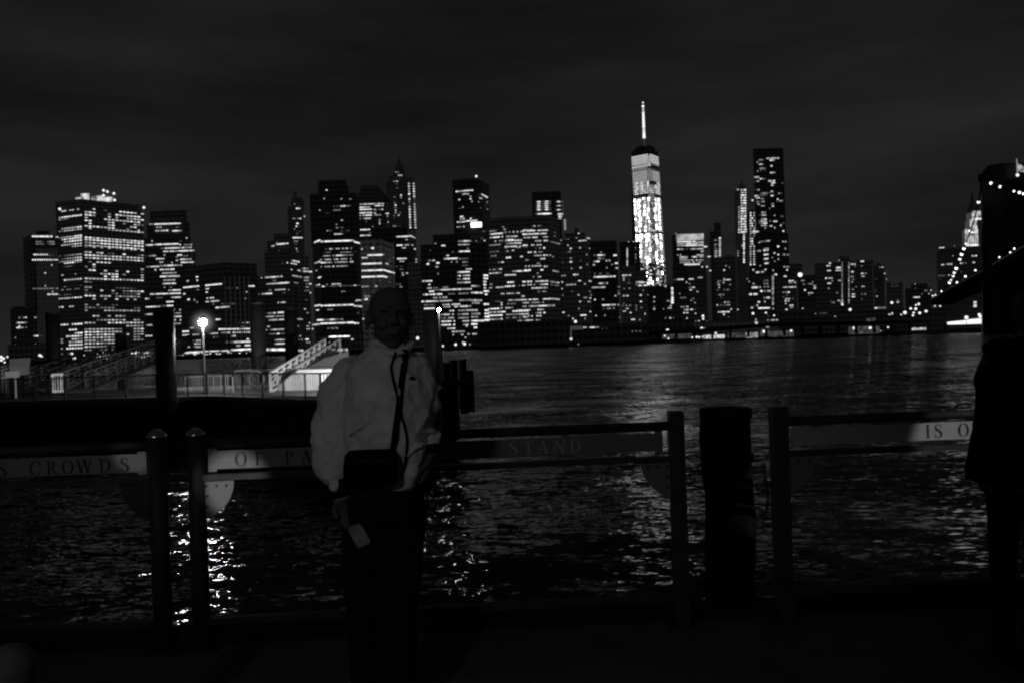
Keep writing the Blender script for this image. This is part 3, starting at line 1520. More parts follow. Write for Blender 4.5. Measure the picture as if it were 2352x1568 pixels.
    t.rows('''1050 135 190 2021
1070 135 190 2022
1182 175 198 5
1195 175 198 7''').done()
    t = Tower('apartment_block', 'low dark block with a short strip of lit windows left of the bridge cable', 'F', [(250, 700), (452, 700)], 1085, FD[0], 30)
    t.block('upper_block', 290, 420, 1048, 703, 20)
    t.rows('''1052 316 328 5
1087 318 328 3
1104 396 420 505
1102 440 452 8
1130 370 380 3
1128 426 436 7
1157 306 358 99999''').done()

    # the domed civic tower block beside the bridge
    t = Tower('civic_building', 'broad old civic building with a floodlit tiered tower rising beside the bridge', 'F', [(500, 900), (850, 890)], 800, FD[1], 40, ytop_at=0)
    t.block('cornice', 505, 850, 772, 893, 46)
    t.rows('''770 512 550 9999
755 626 634 6
832 614 622 5
833 764 790 777
831 792 808 9
902 528 552 87
898 566 614 688087
890 674 702 88
888 714 724 6
884 770 792 78
946 788 802 9
988 505 555 505333
983 580 596 7
958 680 690 4
1016 510 520 4
1020 690 700 3
1068 600 612 3''')
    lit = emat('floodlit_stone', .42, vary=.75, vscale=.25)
    D = 905
    for nm, x0, x1, y0, y1, dd in (('tower_stage', 722, 815, 622, 740, 10), ('tower_stage', 760, 806, 545, 640, 14), ('lantern', 776, 834, 480, 535, 16)):
        p0 = at(*zpt('F', x0, y0), D); p1 = at(*zpt('F', x1, y1), D)
        bm = B(); n = 5
        box(bm, (p0.x+1.2, D+1.5, p1.z-1), (p1.x-1.2, D+dd, p0.z-.5))
        obj(nm, bm, GL[2], t.root)
        for i in range(n+1):
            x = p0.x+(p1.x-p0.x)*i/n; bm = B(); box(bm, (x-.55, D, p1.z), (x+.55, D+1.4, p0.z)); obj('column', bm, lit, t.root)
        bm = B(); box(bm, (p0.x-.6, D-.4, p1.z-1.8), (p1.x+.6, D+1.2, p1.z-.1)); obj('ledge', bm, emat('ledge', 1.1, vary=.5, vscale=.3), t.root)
    bm = B(); p = at(*zpt('F', 804, 480), D); tube(bm, [(p.x, D+8, p.z), (p.x, D+8, p.z+12), (p.x, D+8, p.z+24)], [6, 2.2, .4], 12); obj('cupola', bm, FD[1], t.root)
    t.done()
skyline()

# filler: low unlit city mass between the towers, each its own block
def low(name, label, zm, x0, x1, y, D, m, ws=None, group='low blocks along the far shore'):
    t = Tower(name, label, zm, [(x0, D), (x1, D)], y, m, 25, group)
    if ws: t.rows(ws)
    t.done()
low('terminal_building', 'dark low terminal under the left towers with a few bright lamps', 'A', 60, 460, 1330, 500, FD[0], '''1415 300 330 99
1425 300 340 0044
1490 300 325 6''')
low('low_block', 'dark low block between the ferry and the pier lamp', 'A', 1000, 1460, 1320, 520, FG2)
low('low_block', 'low dark waterfront block behind the white gangway', 'B', 1100, 1480, 1235, 500, FD[0], '''1205 1195 1280 404505
1310 1205 1310 50400050
1288 1380 1400 9
1355 1300 1330 22''')
low('pier_shed', 'long black pier shed on the far quay right of the man', 'C', 1000, 1735, 1352, 476, FD[2])
low('pier_shed', 'black pier shed with a pale lit corner frame', 'D', 340, 960, 1372, 476, FD[2], '''1392 455 485 77
1392 505 580 899876
1422 835 910 40404
1400 600 660 2020''')
low('low_block', 'low dark quay building below the tallest tower', 'D', 960, 1330, 1340, 500, FD[2], '''1480 1270 1275 5
1466 1310 1400 80808''')
low('market_hall', 'long low market hall behind the elevated road', 'E', -40, 620, 1345, 520, FG2, '''1302 528 540 5
1335 525 610 7077777
1350 425 450 88
1330 430 445 7
1362 435 452 9
1376 395 410 7
1388 515 545 775''')
low('low_block', 'low dark quay building right of the market hall', 'E', 620, 1320, 1262, 560, FD[0], '''1285 900 910 5
1282 930 1000 2222''')
low('low_block', 'low dark quay building nearest the bridge approach', 'F', -60, 560, 1262, 560, FD[0], '''1240 5 90 9055055
1290 110 150 7077
1340 215 300 67776677''')

# pale frame on the pier shed
r = empty('steel_portal', at(*zpt('D', 360, 1480), 470), 'pale lit steel frame with one foot lamp at the corner of the black pier shed', 'portal')
bm = B(); a = at(*zpt('D', 355, 1382), 470); b = at(*zpt('D', 455, 1408), 470); box(bm, (a.x, 469, b.z), (b.x, 471, a.z)); obj('beam', bm, GL[2], r)
a = at(*zpt('D', 354, 1408), 470); b = at(*zpt('D', 368, 1470), 470); bm = B(); box(bm, (a.x, 469, b.z), (b.x, 471, a.z-.003)); obj('post', bm, GL[2], r)
bm = B(); ball(bm, at(*zpt('D', 361, 1482), 468), .9, 1); obj('lamp', bm, GL[8], r)

# ------------------------------------------------------------------ far shore
def structure(name, bm, m):
    o = obj(name, bm, m); o['kind'] = 'structure'; return o
bm = B(); box(bm, (-1500, 482, -6), (1500, 4000, 2.0)); structure('ground', bm, DARK)
bm = B(); box(bm, (-1500, 478.5, -6), (1500, 481.99, 2.6)); structure('quay', bm, DARK2)

GLOBE = {}
def lamp_thing(name, x, y, D, r, lvl, label, group, pole=True, cat='lamp'):
    p = at(x, y, D); base = 2.0 if D > 470 else 0
    root = empty(name, (p.x, p.y, min(base, p.z-1)), label, cat, group)
    bm = B(); ball(bm, p, r, 2); obj('globe', bm, lvl, root, True)
    if pole and p.z-base > 1.5:
        bm = B(); tube(bm, [(p.x, p.y, base), (p.x, p.y, p.z-r*.8)], .12, 6); obj('pole', bm, DARK, root)
    return root
SHL = emat('shore_lamp', 1.2); SHL2 = emat('shore_lamp_dim', .7); CLAMP = emat('cable_lamp_glow', 3.5)
gl = [(127, 218, .8), (107, 260, .5), (133, 278, .5), (305, 270, .5), (337, 268, .6), (358, 270, .5), (375, 205, .8), (383, 117, .7), (385, 137, .6), (745, 98, .7),
      (838, 93, .5), (898, 113, .5), (733, 183, .4), (476, 240, .6), (826, 228, .9), (1022, 223, .7), (1340, 120, .3), (1448, 70, .8), (1478, 203, .9),
      (1594, 202, .8), (1723, 198, .5), (1392, 33, .6), (1105, 62, .4), (1670, 224, .3), (1495, 172, .4), (1455, 172, .3)]
for x, y, r in gl:
    lamp_thing('quay_lamp', *zpt('G', x, y), 477, r, SHL if r > .45 else SHL2, 'small bright lamp among the row lighting the far quay left of the bridge', 'lamps along the far quay')
gl = [(1750, 20, .8), (1845, 92, 1.0), (1887, 63, .7), (1923, 65, .8), (1908, 93, .6), (1903, 112, .6), (1925, 38, .5), (1945, 30, .7), (1952, 95, .8), (1998, 82, .8), (1818, 107, .4),
      (1735, 105, .3), (1753, 96, .4), (2062, 45, .4), (2100, 45, .5)]
for x, y, r in gl:
    lamp_thing('street_lamp', *zpt('G', x, y), 500, r, SHL, 'bright lamp in the loose cluster at the bridge approach', 'lamps clustered at the bridge approach')
for x, y, r in ((2290, 127, 1.1),):
    lamp_thing('street_lamp', *zpt('G', x, y), 440, r*.9, SHL, 'round lamp just above the dazzling quay tent beside the bridge tower', None)
lamp_thing('street_lamp', *zpt('E', 785, 980), 560, 1.6, SHL, 'lone bright lamp high over the small dark block', None)
for x, y, r in ((728, 1534, .7), (828, 1523, .9), (898, 1518, 1.0), (885, 1508, .6), (940, 1522, .4), (905, 1470, .5), (530, 1475, 1.1), (915, 1380, .6)):
    lamp_thing('quay_lamp', *zpt('C', x, y), 477, r*.85, SHL if r > .6 else SHL2, 'small bright lamp on the far quay right of the man', 'lamps on the far quay beside the man')
for x, y, r in ((396, 1345, 1.0), (376, 1323, .6), (418, 1521, .3), (1385, 1400, 1.0), (1410, 1398, .4), (1396, 1302, .8), (1398, 1325, .6), (1490, 1410, .5)):
    lamp_thing('quay_lamp', *zpt('D', x, y), 477, r*.85, SHL if r > .6 else SHL2, 'small bright lamp on the pier sheds below the tallest tower', 'lamps on the pier sheds')
for x, y, r in ((565, 1398, .7), (570, 1436, .6), (588, 1434, .6), (662, 1412, .5), (702, 1430, .6), (745, 1427, .7), (770, 1398, .7), (812, 1392, .7), (897, 1393, .8), (842, 1438, .5),
                (312, 1410, .8), (325, 1418, .6), (8, 1425, 1.0), (28, 1436, .8), (58, 1423, .6), (10, 1450, .8), (36, 1466, .6), (1068, 1380, .6)):
    lamp_thing('quay_lamp', *zpt('A', x, y), 477, r*.85, SHL, 'bright lamp on the far quay under the left towers', 'lamps under the left towers')

# strip of road lights on the left shore, each tube its own fixture
for (zm, x0, y0, x1, y1, lv, w) in (('B', 2, 1393, 228, 1383, 9, 11), ('B', 232, 1381, 420, 1374, 8, 7), ('B', 440, 1371, 598, 1362, 9, 12), ('B', 706, 1366, 865, 1366, 9, 18), ('B', 965, 1374, 1004, 1374, 9, 14),
                              ('A', 745, 1424, 865, 1408, 9, 10)):
    a = at(*zpt(zm, x0, y0), 481); b = at(*zpt(zm, x1, y1), 481)
    bm = B(); bar(bm, a, b, .6, w*.5102/1.7415/F*481)
    o = obj('road_light_strip', bm, emat('strip', .9, vary=.7, vscale=.35))
    tag(o, {2: 'long glowing road light strip left of and behind the pier lamp', 232: 'glowing road light strip right of the pier lamp', 440: 'thick glowing road light strip left of the first black pile right of the lamp',
            706: 'bright road light strip between the two black piles', 965: 'short bright road light strip just left of the white gangway', 745: 'slanting glowing strip under the wide slab tower'}[x0], 'light strip', 'road light strips on the left shore')
random.seed(3)
for i in range(26):
    x = random.uniform(10, 590); lamp_thing('car_light', *zpt('B', x, 1396-x*.045+random.uniform(4, 22)), 479, random.uniform(.2, .5), random.choice((SHL, SHL2)), 'tiny light under the glowing road strip on the left shore', 'tiny lights under the road strip', False)

# elevated road along the right shore
r = empty('elevated_road', (60, 476, 2), 'dark elevated road running along the far quay towards the bridge', 'elevated road')
pts = [(0, 238), (280, 226), (560, 205), (860, 178), (1500, 168), (2150, 152)]
bm = B()
for (x0, y0), (x1, y1) in zip(pts, pts[1:]): bar(bm, at(*zpt('G', x0, y0), 474), at(*zpt('G', x1, y1), 474), 8, 2.2)
obj('deck', bm, DARK, r)
for x in range(60, 2150, 130):
    p = at(*zpt('G', x, 240-x*.04), 474); bm = B(); box(bm, (p.x-.6, 473, 2.0), (p.x+.6, 475, p.z)); obj('pier', bm, DARK, r)
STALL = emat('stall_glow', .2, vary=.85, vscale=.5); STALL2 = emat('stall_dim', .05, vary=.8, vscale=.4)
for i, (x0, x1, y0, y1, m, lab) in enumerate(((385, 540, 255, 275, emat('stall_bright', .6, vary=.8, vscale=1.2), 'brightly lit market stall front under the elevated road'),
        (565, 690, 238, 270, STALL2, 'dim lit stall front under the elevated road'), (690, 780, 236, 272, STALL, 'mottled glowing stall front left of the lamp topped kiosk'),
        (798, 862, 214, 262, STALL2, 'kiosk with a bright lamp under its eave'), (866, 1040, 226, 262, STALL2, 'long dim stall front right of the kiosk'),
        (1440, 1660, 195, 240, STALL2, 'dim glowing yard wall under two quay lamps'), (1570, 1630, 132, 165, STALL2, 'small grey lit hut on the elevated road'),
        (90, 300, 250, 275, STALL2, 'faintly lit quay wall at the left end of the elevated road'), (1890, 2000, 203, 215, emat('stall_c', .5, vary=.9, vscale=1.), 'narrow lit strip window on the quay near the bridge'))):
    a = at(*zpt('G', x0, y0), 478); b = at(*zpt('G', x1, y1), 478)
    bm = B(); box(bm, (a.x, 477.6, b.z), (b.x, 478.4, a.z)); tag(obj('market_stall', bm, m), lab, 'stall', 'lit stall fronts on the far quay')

# dazzling tent by the bridge
r = empty('quay_tent', at(*zpt('F', 700, 1380), 455), 'dazzling white event tent on the quay left of the bridge tower', 'tent')
bm = B()
pp = [(578, 1352), (600, 1347), (700, 1337), (760, 1328), (843, 1320), (846, 1362), (720, 1366), (640, 1368), (585, 1369)]
vpoly(bm, [(at(*zpt('F', x, y), 455).x, at(*zpt('F', x, y), 455).z) for x, y in pp], 452, 456); obj('canopy', bm, emat('tent', 1.1), r)
for x in (826, 833):
    bm = B(); ball(bm, at(*zpt('F', x, 1292+(x-826)*2), 452), .9, 1); obj('lamp', bm, SHL, r)
lampw = empty('lit_kiosk', at(*zpt('F', 793, 1240), 470), 'small kiosk with four bright panes above the white quay tent', 'kiosk')
bm = B(); a = at(*zpt('F', 775, 1178), 470); b = at(*zpt('F', 815, 1245), 470); box(bm, (a.x, 470, b.z), (b.x, 474, a.z)); obj('wall', bm, FD[0], lampw)
for x, y, h in ((786, 1196, 14), (798, 1195, 14), (786, 1222, 22), (798, 1221, 22)):
    a = at(*zpt('F', x-5, y-h/2), 469.9); b = at(*zpt('F', x+5, y+h/2), 469.9); bm = B(); box(bm, (a.x, 469.8, b.z), (b.x, 469.9, a.z)); obj('window', bm, GL[8], lampw)

# ferries
def ferry(label, zm, x0, x1, yt, yb, D, strip):
    a = at(*zpt(zm, x0, yt), D); b = at(*zpt(zm, x1, yb), D)
    r = empty('ferry', ((a.x+b.x)/2, D, 0), label, 'ferry', 'ferries at the far shore')
    L = b.x-a.x
    bm = B(); vpoly(bm, [(a.x-1, -.2), (b.x-2, -.2), (b.x+1, 1.6), (a.x-1.5, 1.6)], D, D+7); obj('hull', bm, DARK, r)
    zc = max(a.z, 5.5)
    bm = B(); box(bm, (a.x+.5, D+.6, 1.603), (b.x-1, D+6, zc)); obj('cabin', bm, FD[0], r)
    bm = B(); box(bm, (a.x, D+.2, zc-.9), (b.x-.6, D+.5, zc-.1)); obj('deck_light', bm, emat('ferry_strip', strip*.3, vary=.5, vscale=.4), r)
    n = 12
    for i in range(n):
        x = a.x+1+(L-3)*(i+.5)/n; bm = B(); box(bm, (x-L*.03, D+.3, 2.1), (x+L*.03, D+.55, 3.6)); obj('window', bm, GL[random.choice((3, 4, 5, 7, 8))], r)
    bm = B(); tube(bm, [(a.x+L*.3, D+3, zc), (a.x+L*.3, D+3, zc+4)], .12, 6); obj('mast', bm, DARK, r)
ferry('white lit ferry moored left of the tall pier pile', 'A', 1020, 1205, 1392, 1452, 455, 5)
ferry('lit ferry with bright upper deck right of the gangway top', 'B', 1205, 1378, 1262, 1330, 452, 5)

# ------------------------------------------------------------------ bridge on the right
br = empty('suspension_bridge', (at(*zpt('F', 1100, 900), 430).x, 430, 0), 'dark stone bridge tower with lit cables at the right edge of the photo', 'bridge')
D = 430
def FP(x, y, d=D): return at(*zpt('F', x, y), d)
xl = ray(*zpt('F', 846, 900))[0]*D
ztop = FP(870, 250).z
W_ = 44
bm = B()
# shaft with two pointed openings
op = []
def arch(cx, w, z0, z1):
    pts = [(cx-w/2, z0), (cx-w/2, z1-w*.9)]
    for k in range(1, 7): a = k/7; pts.append((cx-w/2+w/2*a, z1-w*.9*(1-a)**1.7))
    pts.append((cx, z1))
    for k in range(6, 0, -1): a = k/7; pts.append((cx+w/2-w/2*a, z1-w*.9*(1-a)**1.7))
    pts += [(cx+w/2, z1-w*.9), (cx+w/2, z0)]
    return pts
zd = 41; za = ztop-14
pierx = [(xl, xl+24), (xl+32, xl+44), (xl+52, xl+64)]
def rad(bm_, x0_, x1_, y0_, y1_, z0_, z1_):
    k = y1_/y0_; prism(bm_, [(x0_, y0_), (x1_, y0_), (x1_*k, y1_), (x0_*k, y1_)], z0_, z1_)
def pier(a, b, z0, z1):
    bm_ = B(); n = 5; k = (D+17)/D
    rr_ = []
    for i in range(n+1):
        z = z0+(z1-z0)*i/n; t_ = (1-(z+3)/(ztop+3))*3.2
        rr_.append([bm_.verts.new(p) for p in ((a-t_*0+ (0 if a > xl+1 else -t_+1.6), D-t_*.4, z), (b+t_*.3, D-t_*.4, z), ((b+t_*.3)*k, D+17, z), ((a+(0 if a > xl+1 else -t_+1.6))*k, D+17, z))])
    for p, q in zip(rr_, rr_[1:]):
        for c_ in range(4): bm_.faces.new((p[c_], p[(c_+1) % 4], q[(c_+1) % 4], q[c_]))
    bm_.faces.new(rr_[0][::-1]); bm_.faces.new(rr_[-1]); bmesh.ops.recalc_face_normals(bm_, faces=bm_.faces); obj('pier', bm_, STONE, br)
for a, b in pierx:
    pier(a, b, -3, za-10)
bm2 = B()
for cx in (xl+28, xl+48):
    ap = arch(cx, 7.5, za-10, za-1)
    vpoly(bm2, [(cx-10, za+.0), (cx-10, za-10.003)]+ap+[(cx+10, za-10.003), (cx+10, za)], D+.5, D+16.5)
rad(bm2, xl+1.6, xl+17.9, D+.3, D+16.5, za-9.997, za)
obj('arch', bm2, STONE, br)
bm2 = B(); rad(bm2, xl+1.2, xl+64.5, D-.5, D+17.5, za+.003, ztop-3); obj('attic', bm2, STONE, br)
bm2 = B(); rad(bm2, xl-.6, xl+67, D-2.5, D+19, ztop-3+.003, ztop)
rad(bm2, xl-3.4+1.6, xl+67, D-3.5, D+19, ztop-1.2, ztop+.4); obj('cornice', bm2, STONE, br)
# buttresses
for x in (xl-1.0, xl+11, xl+21, xl+42):
    bm2 = B(); box(bm2, (x+2.8, D-2.4, -3), (x+5, D-.52, za-2)); obj('buttress', bm2, STONE, br)
zc = FP(1000, 100).z
x0 = FP(868, 200).x; x1 = FP(905, 120).x; x2 = FP(1000, 95).x
bm2 = B(); vpoly(bm2, [(FP(850, 185).x, ztop+.403), (FP(850, 185).x, FP(850, 185).z), (FP(872, 185).x, FP(872, 185).z), (FP(890, 150).x, FP(890, 150).z), (FP(930, 112).x, FP(930, 112).z), (x2, zc), (xl+67, zc-1), (xl+67, ztop+.403)], D+2, D+4); obj('parapet', bm2, STONE, br)
# flag
fp = empty('flag', FP(1123, 205, 428), 'floodlit pale flag flying from a pole on the bridge tower', 'flag')
bm2 = B(); bar(bm2, FP(1125, 205, 428), FP(1119, 72, 428), .35); obj('pole', bm2, GL[5], fp)
bm2 = B(); ball(bm2, FP(1125, 198, 428), .9, 1); obj('floodlight', bm2, GL[9], fp)
bm2 = B(); n = 12
top = [(1120+i*7, 98+i*5+4*math.sin(i*.9)) for i in range(n+1)]; bot = [(1121+i*7, 150+i*6+5*math.sin(i*.8+1)+(20 if i < 2 else 0)) for i in range(n+1)]
va = [bm2.verts.new(FP(x, y, 428+math.sin(i)*.8)) for i, (x, y) in enumerate(top)]; vbm = [bm2.verts.new(FP(x, min(y, 175), 428+math.sin(i+.5)*.8)) for i, (x, y) in enumerate(bot)]
for i in range(n): bm2.faces.new((va[i], va[i+1], vbm[i+1], vbm[i]))
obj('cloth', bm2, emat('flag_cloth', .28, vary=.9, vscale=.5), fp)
# deck: from the far anchorage to the near right
dk = [(440, 1185, 900), (530, 1125, 760), (650, 1062, 620), (760, 1000, 520), (850, 948, 455), (985, 870, 422), (1100, 802, 396), (1200, 745, 376), (1400, 640, 340)]
bm2 = B()
for (a, b, d0), (c, e, d1) in zip(dk, dk[1:]):
    p = FP(a, b+14, d0)+Vector((13, 0, 0)); q = FP(c, e+14, d1)+Vector((13, 0, 0)); bar(bm2, p, q, 24, 5.0)
obj('deck', bm2, mat('deck_underside', .03, .95, spec=.05), br)
bm2 = B()
for (a, b, d0), (c, e, d1) in zip(dk, dk[1:]): bar(bm2, FP(a, b-4, d0*.985), FP(c, e-4, d1*.985), .3)
obj('handrail', bm2, GL[1], br)
def lights(pts, r=.7):
    for x, y, d, s in pts:
        bm2 = B(); ball(bm2, FP(x, y, d), r*s*d/430, 2); obj('cable_lamp', bm2, CLAMP, br, True)
c1 = [(845, 255, 427), (820, 410, 450), (775, 590, 500), (733, 695, 545), (705, 775, 580), (687, 820, 605), (673, 858, 630), (645, 930, 680), (630, 963, 705), (605, 1020, 755), (592, 1042, 780), (530, 1108, 850), (483, 1138, 900)]
bm2 = B(); tube(bm2, [FP(*c) for c in c1], .45, 6); obj('cable', bm2, DARK, br)
lights([(820, 410, 450, 1), (752, 636, 520, .7), (720, 735, 560, .6), (705, 775, 580, 1), (687, 820, 605, 1), (673, 858, 630, .9), (645, 930, 680, 1), (630, 963, 705, .8), (620, 990, 730, .8), (605, 1020, 755, .6), (592, 1042, 780, .9), (530, 1108, 850, .6), (483, 1138, 900, .5), (460, 1145, 920, .35)])
c2 = [(870, 250, 426), (917, 262, 424), (988, 290, 422), (1098, 325, 418), (1175, 345, 415), (1400, 430, 400)]
bm2 = B(); tube(bm2, [FP(*c) for c in c2], .45, 6); obj('cable', bm2, DARK, br)
lights([(917, 262, 424, .9), (988, 290, 422, .9), (1098, 325, 418, .8), (1140, 335, 416, .9), (1172, 345, 415, .8)])
lights([(650, 1040, 620, .6), (671, 1039, 610, .25), (717, 993, 560, .7), (795, 945, 490, .55), (983, 843, 421, .5), (1068, 805, 402, .5), (1100, 775, 396, .6), (1140, 793, 390, .25)])
bm2 = B()
for i in range(14):
    t = i/14; k = min(int(t*12), 11); f = t*12-k
    a = [c1[k][j]+(c1[k+1][j]-c1[k][j])*f for j in range(3)]
    yd = 1150-(a[0]-500)*.56
    if yd > a[1]+20: bar(bm2, FP(*a), FP(a[0], yd, a[2]), .12)
obj('hanger', bm2, DARK, br)

# ------------------------------------------------------------------ water
m, nt, b = _m('river_water')
nt.nodes.remove(b)
gl_ = nt.nodes.new('ShaderNodeBsdfGlossy'); gl_.inputs['Color'].default_value = (1, 1, 1, 1); gl_.inputs['Roughness'].default_value = .05
df_ = nt.nodes.new('ShaderNodeBsdfDiffuse'); df_.inputs['Color'].default_value = (.006, .006, .006, 1)
fr_ = nt.nodes.new('ShaderNodeFresnel'); fr_.inputs['IOR'].default_value = 1.4; mx_ = nt.nodes.new('ShaderNodeMixShader')
nt.links.new(fr_.outputs[0], mx_.inputs[0]); nt.links.new(df_.outputs[0], mx_.inputs[1]); nt.links.new(gl_.outputs[0], mx_.inputs[2])
nt.links.new(mx_.outputs[0], nt.nodes['Material Output'].inputs['Surface'])
tc = nt.nodes.new('ShaderNodeTexCoord')
def slope(scale, sx, sy, det, amp, rz):
    """one family of waves as a field of surface slopes"""
    mp = nt.nodes.new('ShaderNodeMapping'); mp.inputs['Scale'].default_value = (sx, sy, 1); mp.inputs['Rotation'].default_value = (0, 0, rz)
    n = nt.nodes.new('ShaderNodeTexNoise'); n.inputs['Scale'].default_value = scale; n.inputs['Detail'].default_value = det; n.inputs['Roughness'].default_value = .55
    nt.links.new(tc.outputs['Object'], mp.inputs[0]); nt.links.new(mp.outputs[0], n.inputs['Vector'])
    sb = nt.nodes.new('ShaderNodeVectorMath'); sb.operation = 'SUBTRACT'; sb.inputs[1].default_value = (.5, .5, .5)
    nt.links.new(n.outputs['Color'], sb.inputs[0])
    mu = nt.nodes.new('ShaderNodeVectorMath'); mu.operation = 'MULTIPLY'; mu.inputs[1].default_value = (amp*.8, amp, 0)
    nt.links.new(sb.outputs[0], mu.inputs[0]); return mu.outputs[0]
def vadd(a, b_):
    v = nt.nodes.new('ShaderNodeVectorMath'); v.operation = 'ADD'; nt.links.new(a, v.inputs[0])
    if isinstance(b_, tuple): v.inputs[1].default_value = b_
    else: nt.links.new(b_, v.inputs[1])
    return v.outputs[0]
acc = vadd(slope(.12, .7, 1.3, 1, .2, .12), slope(.6, .6, 1.7, 2, .36, -.15))
acc = vadd(acc, slope(2.8, .55, 1.5, 2, .44, .2)); acc = vadd(acc, slope(8, .55, 1.3, 1, .42, -.3))
# far out only the wave faces turned to the shore are seen, the rest hides behind the crests
sx_ = nt.nodes.new('ShaderNodeSeparateXYZ'); nt.links.new(acc, sx_.inputs[0])
def mth(op, a, b_=None):
    q = nt.nodes.new('ShaderNodeMath'); q.operation = op
    for k_, v_ in enumerate((a, b_)):
        if v_ is None: continue
        if isinstance(v_, (int, float)): q.inputs[k_].default_value = v_
        else: nt.links.new(v_, q.inputs[k_])
    return q.outputs[0]
pos = nt.nodes.new('ShaderNodeSeparateXYZ'); nt.links.new(tc.outputs['Object'], pos.inputs[0])
far = nt.nodes.new('ShaderNodeMapRange'); far.interpolation_type = 'SMOOTHSTEP'; far.inputs['From Min'].default_value = 22; far.inputs['From Max'].default_value = 75; nt.links.new(pos.outputs['Y'], far.inputs['Value'])
pm = nt.nodes.new('ShaderNodeMapping'); pm.inputs['Scale'].default_value = (.055, .16, 1); pm.inputs['Rotation'].default_value = (0, 0, .08)
pn = nt.nodes.new('ShaderNodeTexNoise'); pn.inputs['Scale'].default_value = 1; pn.inputs['Detail'].default_value = 5; pn.inputs['Roughness'].default_value = .65
nt.links.new(tc.outputs['Object'], pm.inputs[0]); nt.links.new(pm.outputs[0], pn.inputs['Vector'])
pr = nt.nodes.new('ShaderNodeMapRange'); pr.inputs['From Min'].default_value = .36; pr.inputs['From Max'].default_value = .64; pr.inputs['To Min'].default_value = 1.2; pr.inputs['To Max'].default_value = 6.0
nt.links.new(pn.outputs['Fac'], pr.inputs['Value'])
facing = mth('MULTIPLY', mth('MULTIPLY', mth('ABSOLUTE', sx_.outputs['Y']), -1.0), pr.outputs[0])
ny = nt.nodes.new('ShaderNodeMix'); nt.links.new(far.outputs[0], ny.inputs[0]); nt.links.new(sx_.outputs['Y'], ny.inputs[2]); nt.links.new(facing, ny.inputs[3])
nx = mth('MULTIPLY', sx_.outputs['X'], mth('ADD', 1.6, mth('MULTIPLY', far.outputs[0], 1.4)))
nt.links.new(mth('ADD', 1.29, mth('MULTIPLY', far.outputs[0], .26)), fr_.inputs['IOR'])
nt.links.new(mth('ADD', .72, mth('MULTIPLY', far.outputs[0], .28)), gl_.inputs['Color'])  # reflections dimmed near and brightened far out through colour and index
cb = nt.nodes.new('ShaderNodeCombineXYZ'); nt.links.new(nx, cb.inputs[0]); nt.links.new(ny.outputs[0], cb.inputs[1]); cb.inputs[2].default_value = 1
acc = cb.outputs[0]
nn = nt.nodes.new('ShaderNodeVectorMath'); nn.operation = 'NORMALIZE'; nt.links.new(acc, nn.inputs[0])
nt.links.new(nn.outputs[0], gl_.inputs['Normal']); nt.links.new(nn.outputs[0], fr_.inputs['Normal'])
bm = B(); vs = [bm.verts.new(p) for p in ((-2500, 4.6, 0), (2500, 4.6, 0), (2500, 1200, 0), (-2500, 1200, 0))]; bm.faces.new(vs)
structure('water', bm, m)

# ------------------------------------------------------------------ promenade deck
def railY(x):      # railing line, very slightly skewed to the picture
    return 4.28+.045*x
bm = B(); vs = [(-30, railY(-30)+.22), (30, railY(30)+.22), (30, -25), (-30, -25)]
prism(bm, vs, 2.2, DECK); structure('promenade', bm, DECKM)
bm = B(); a = [(-30, railY(-30)+.215), (30, railY(30)+.215)]
prism(bm, [(-30, railY(-30)+.06), (30, railY(30)+.06), (30, railY(30)+.24), (-30, railY(-30)+.24)], DECK+.003, DECK+.05); structure('deck_edge_strip', bm, mat('edge_timber', .012, .95, nscale=4, namp=.5, spec=.05))
bm = B(); prism(bm, [(-30, railY(-30)-.5), (30, railY(30)-.5), (30, railY(30)+.16), (-30, railY(-30)+.16)], -4, 2.19); structure('quay_wall', bm, DARK)

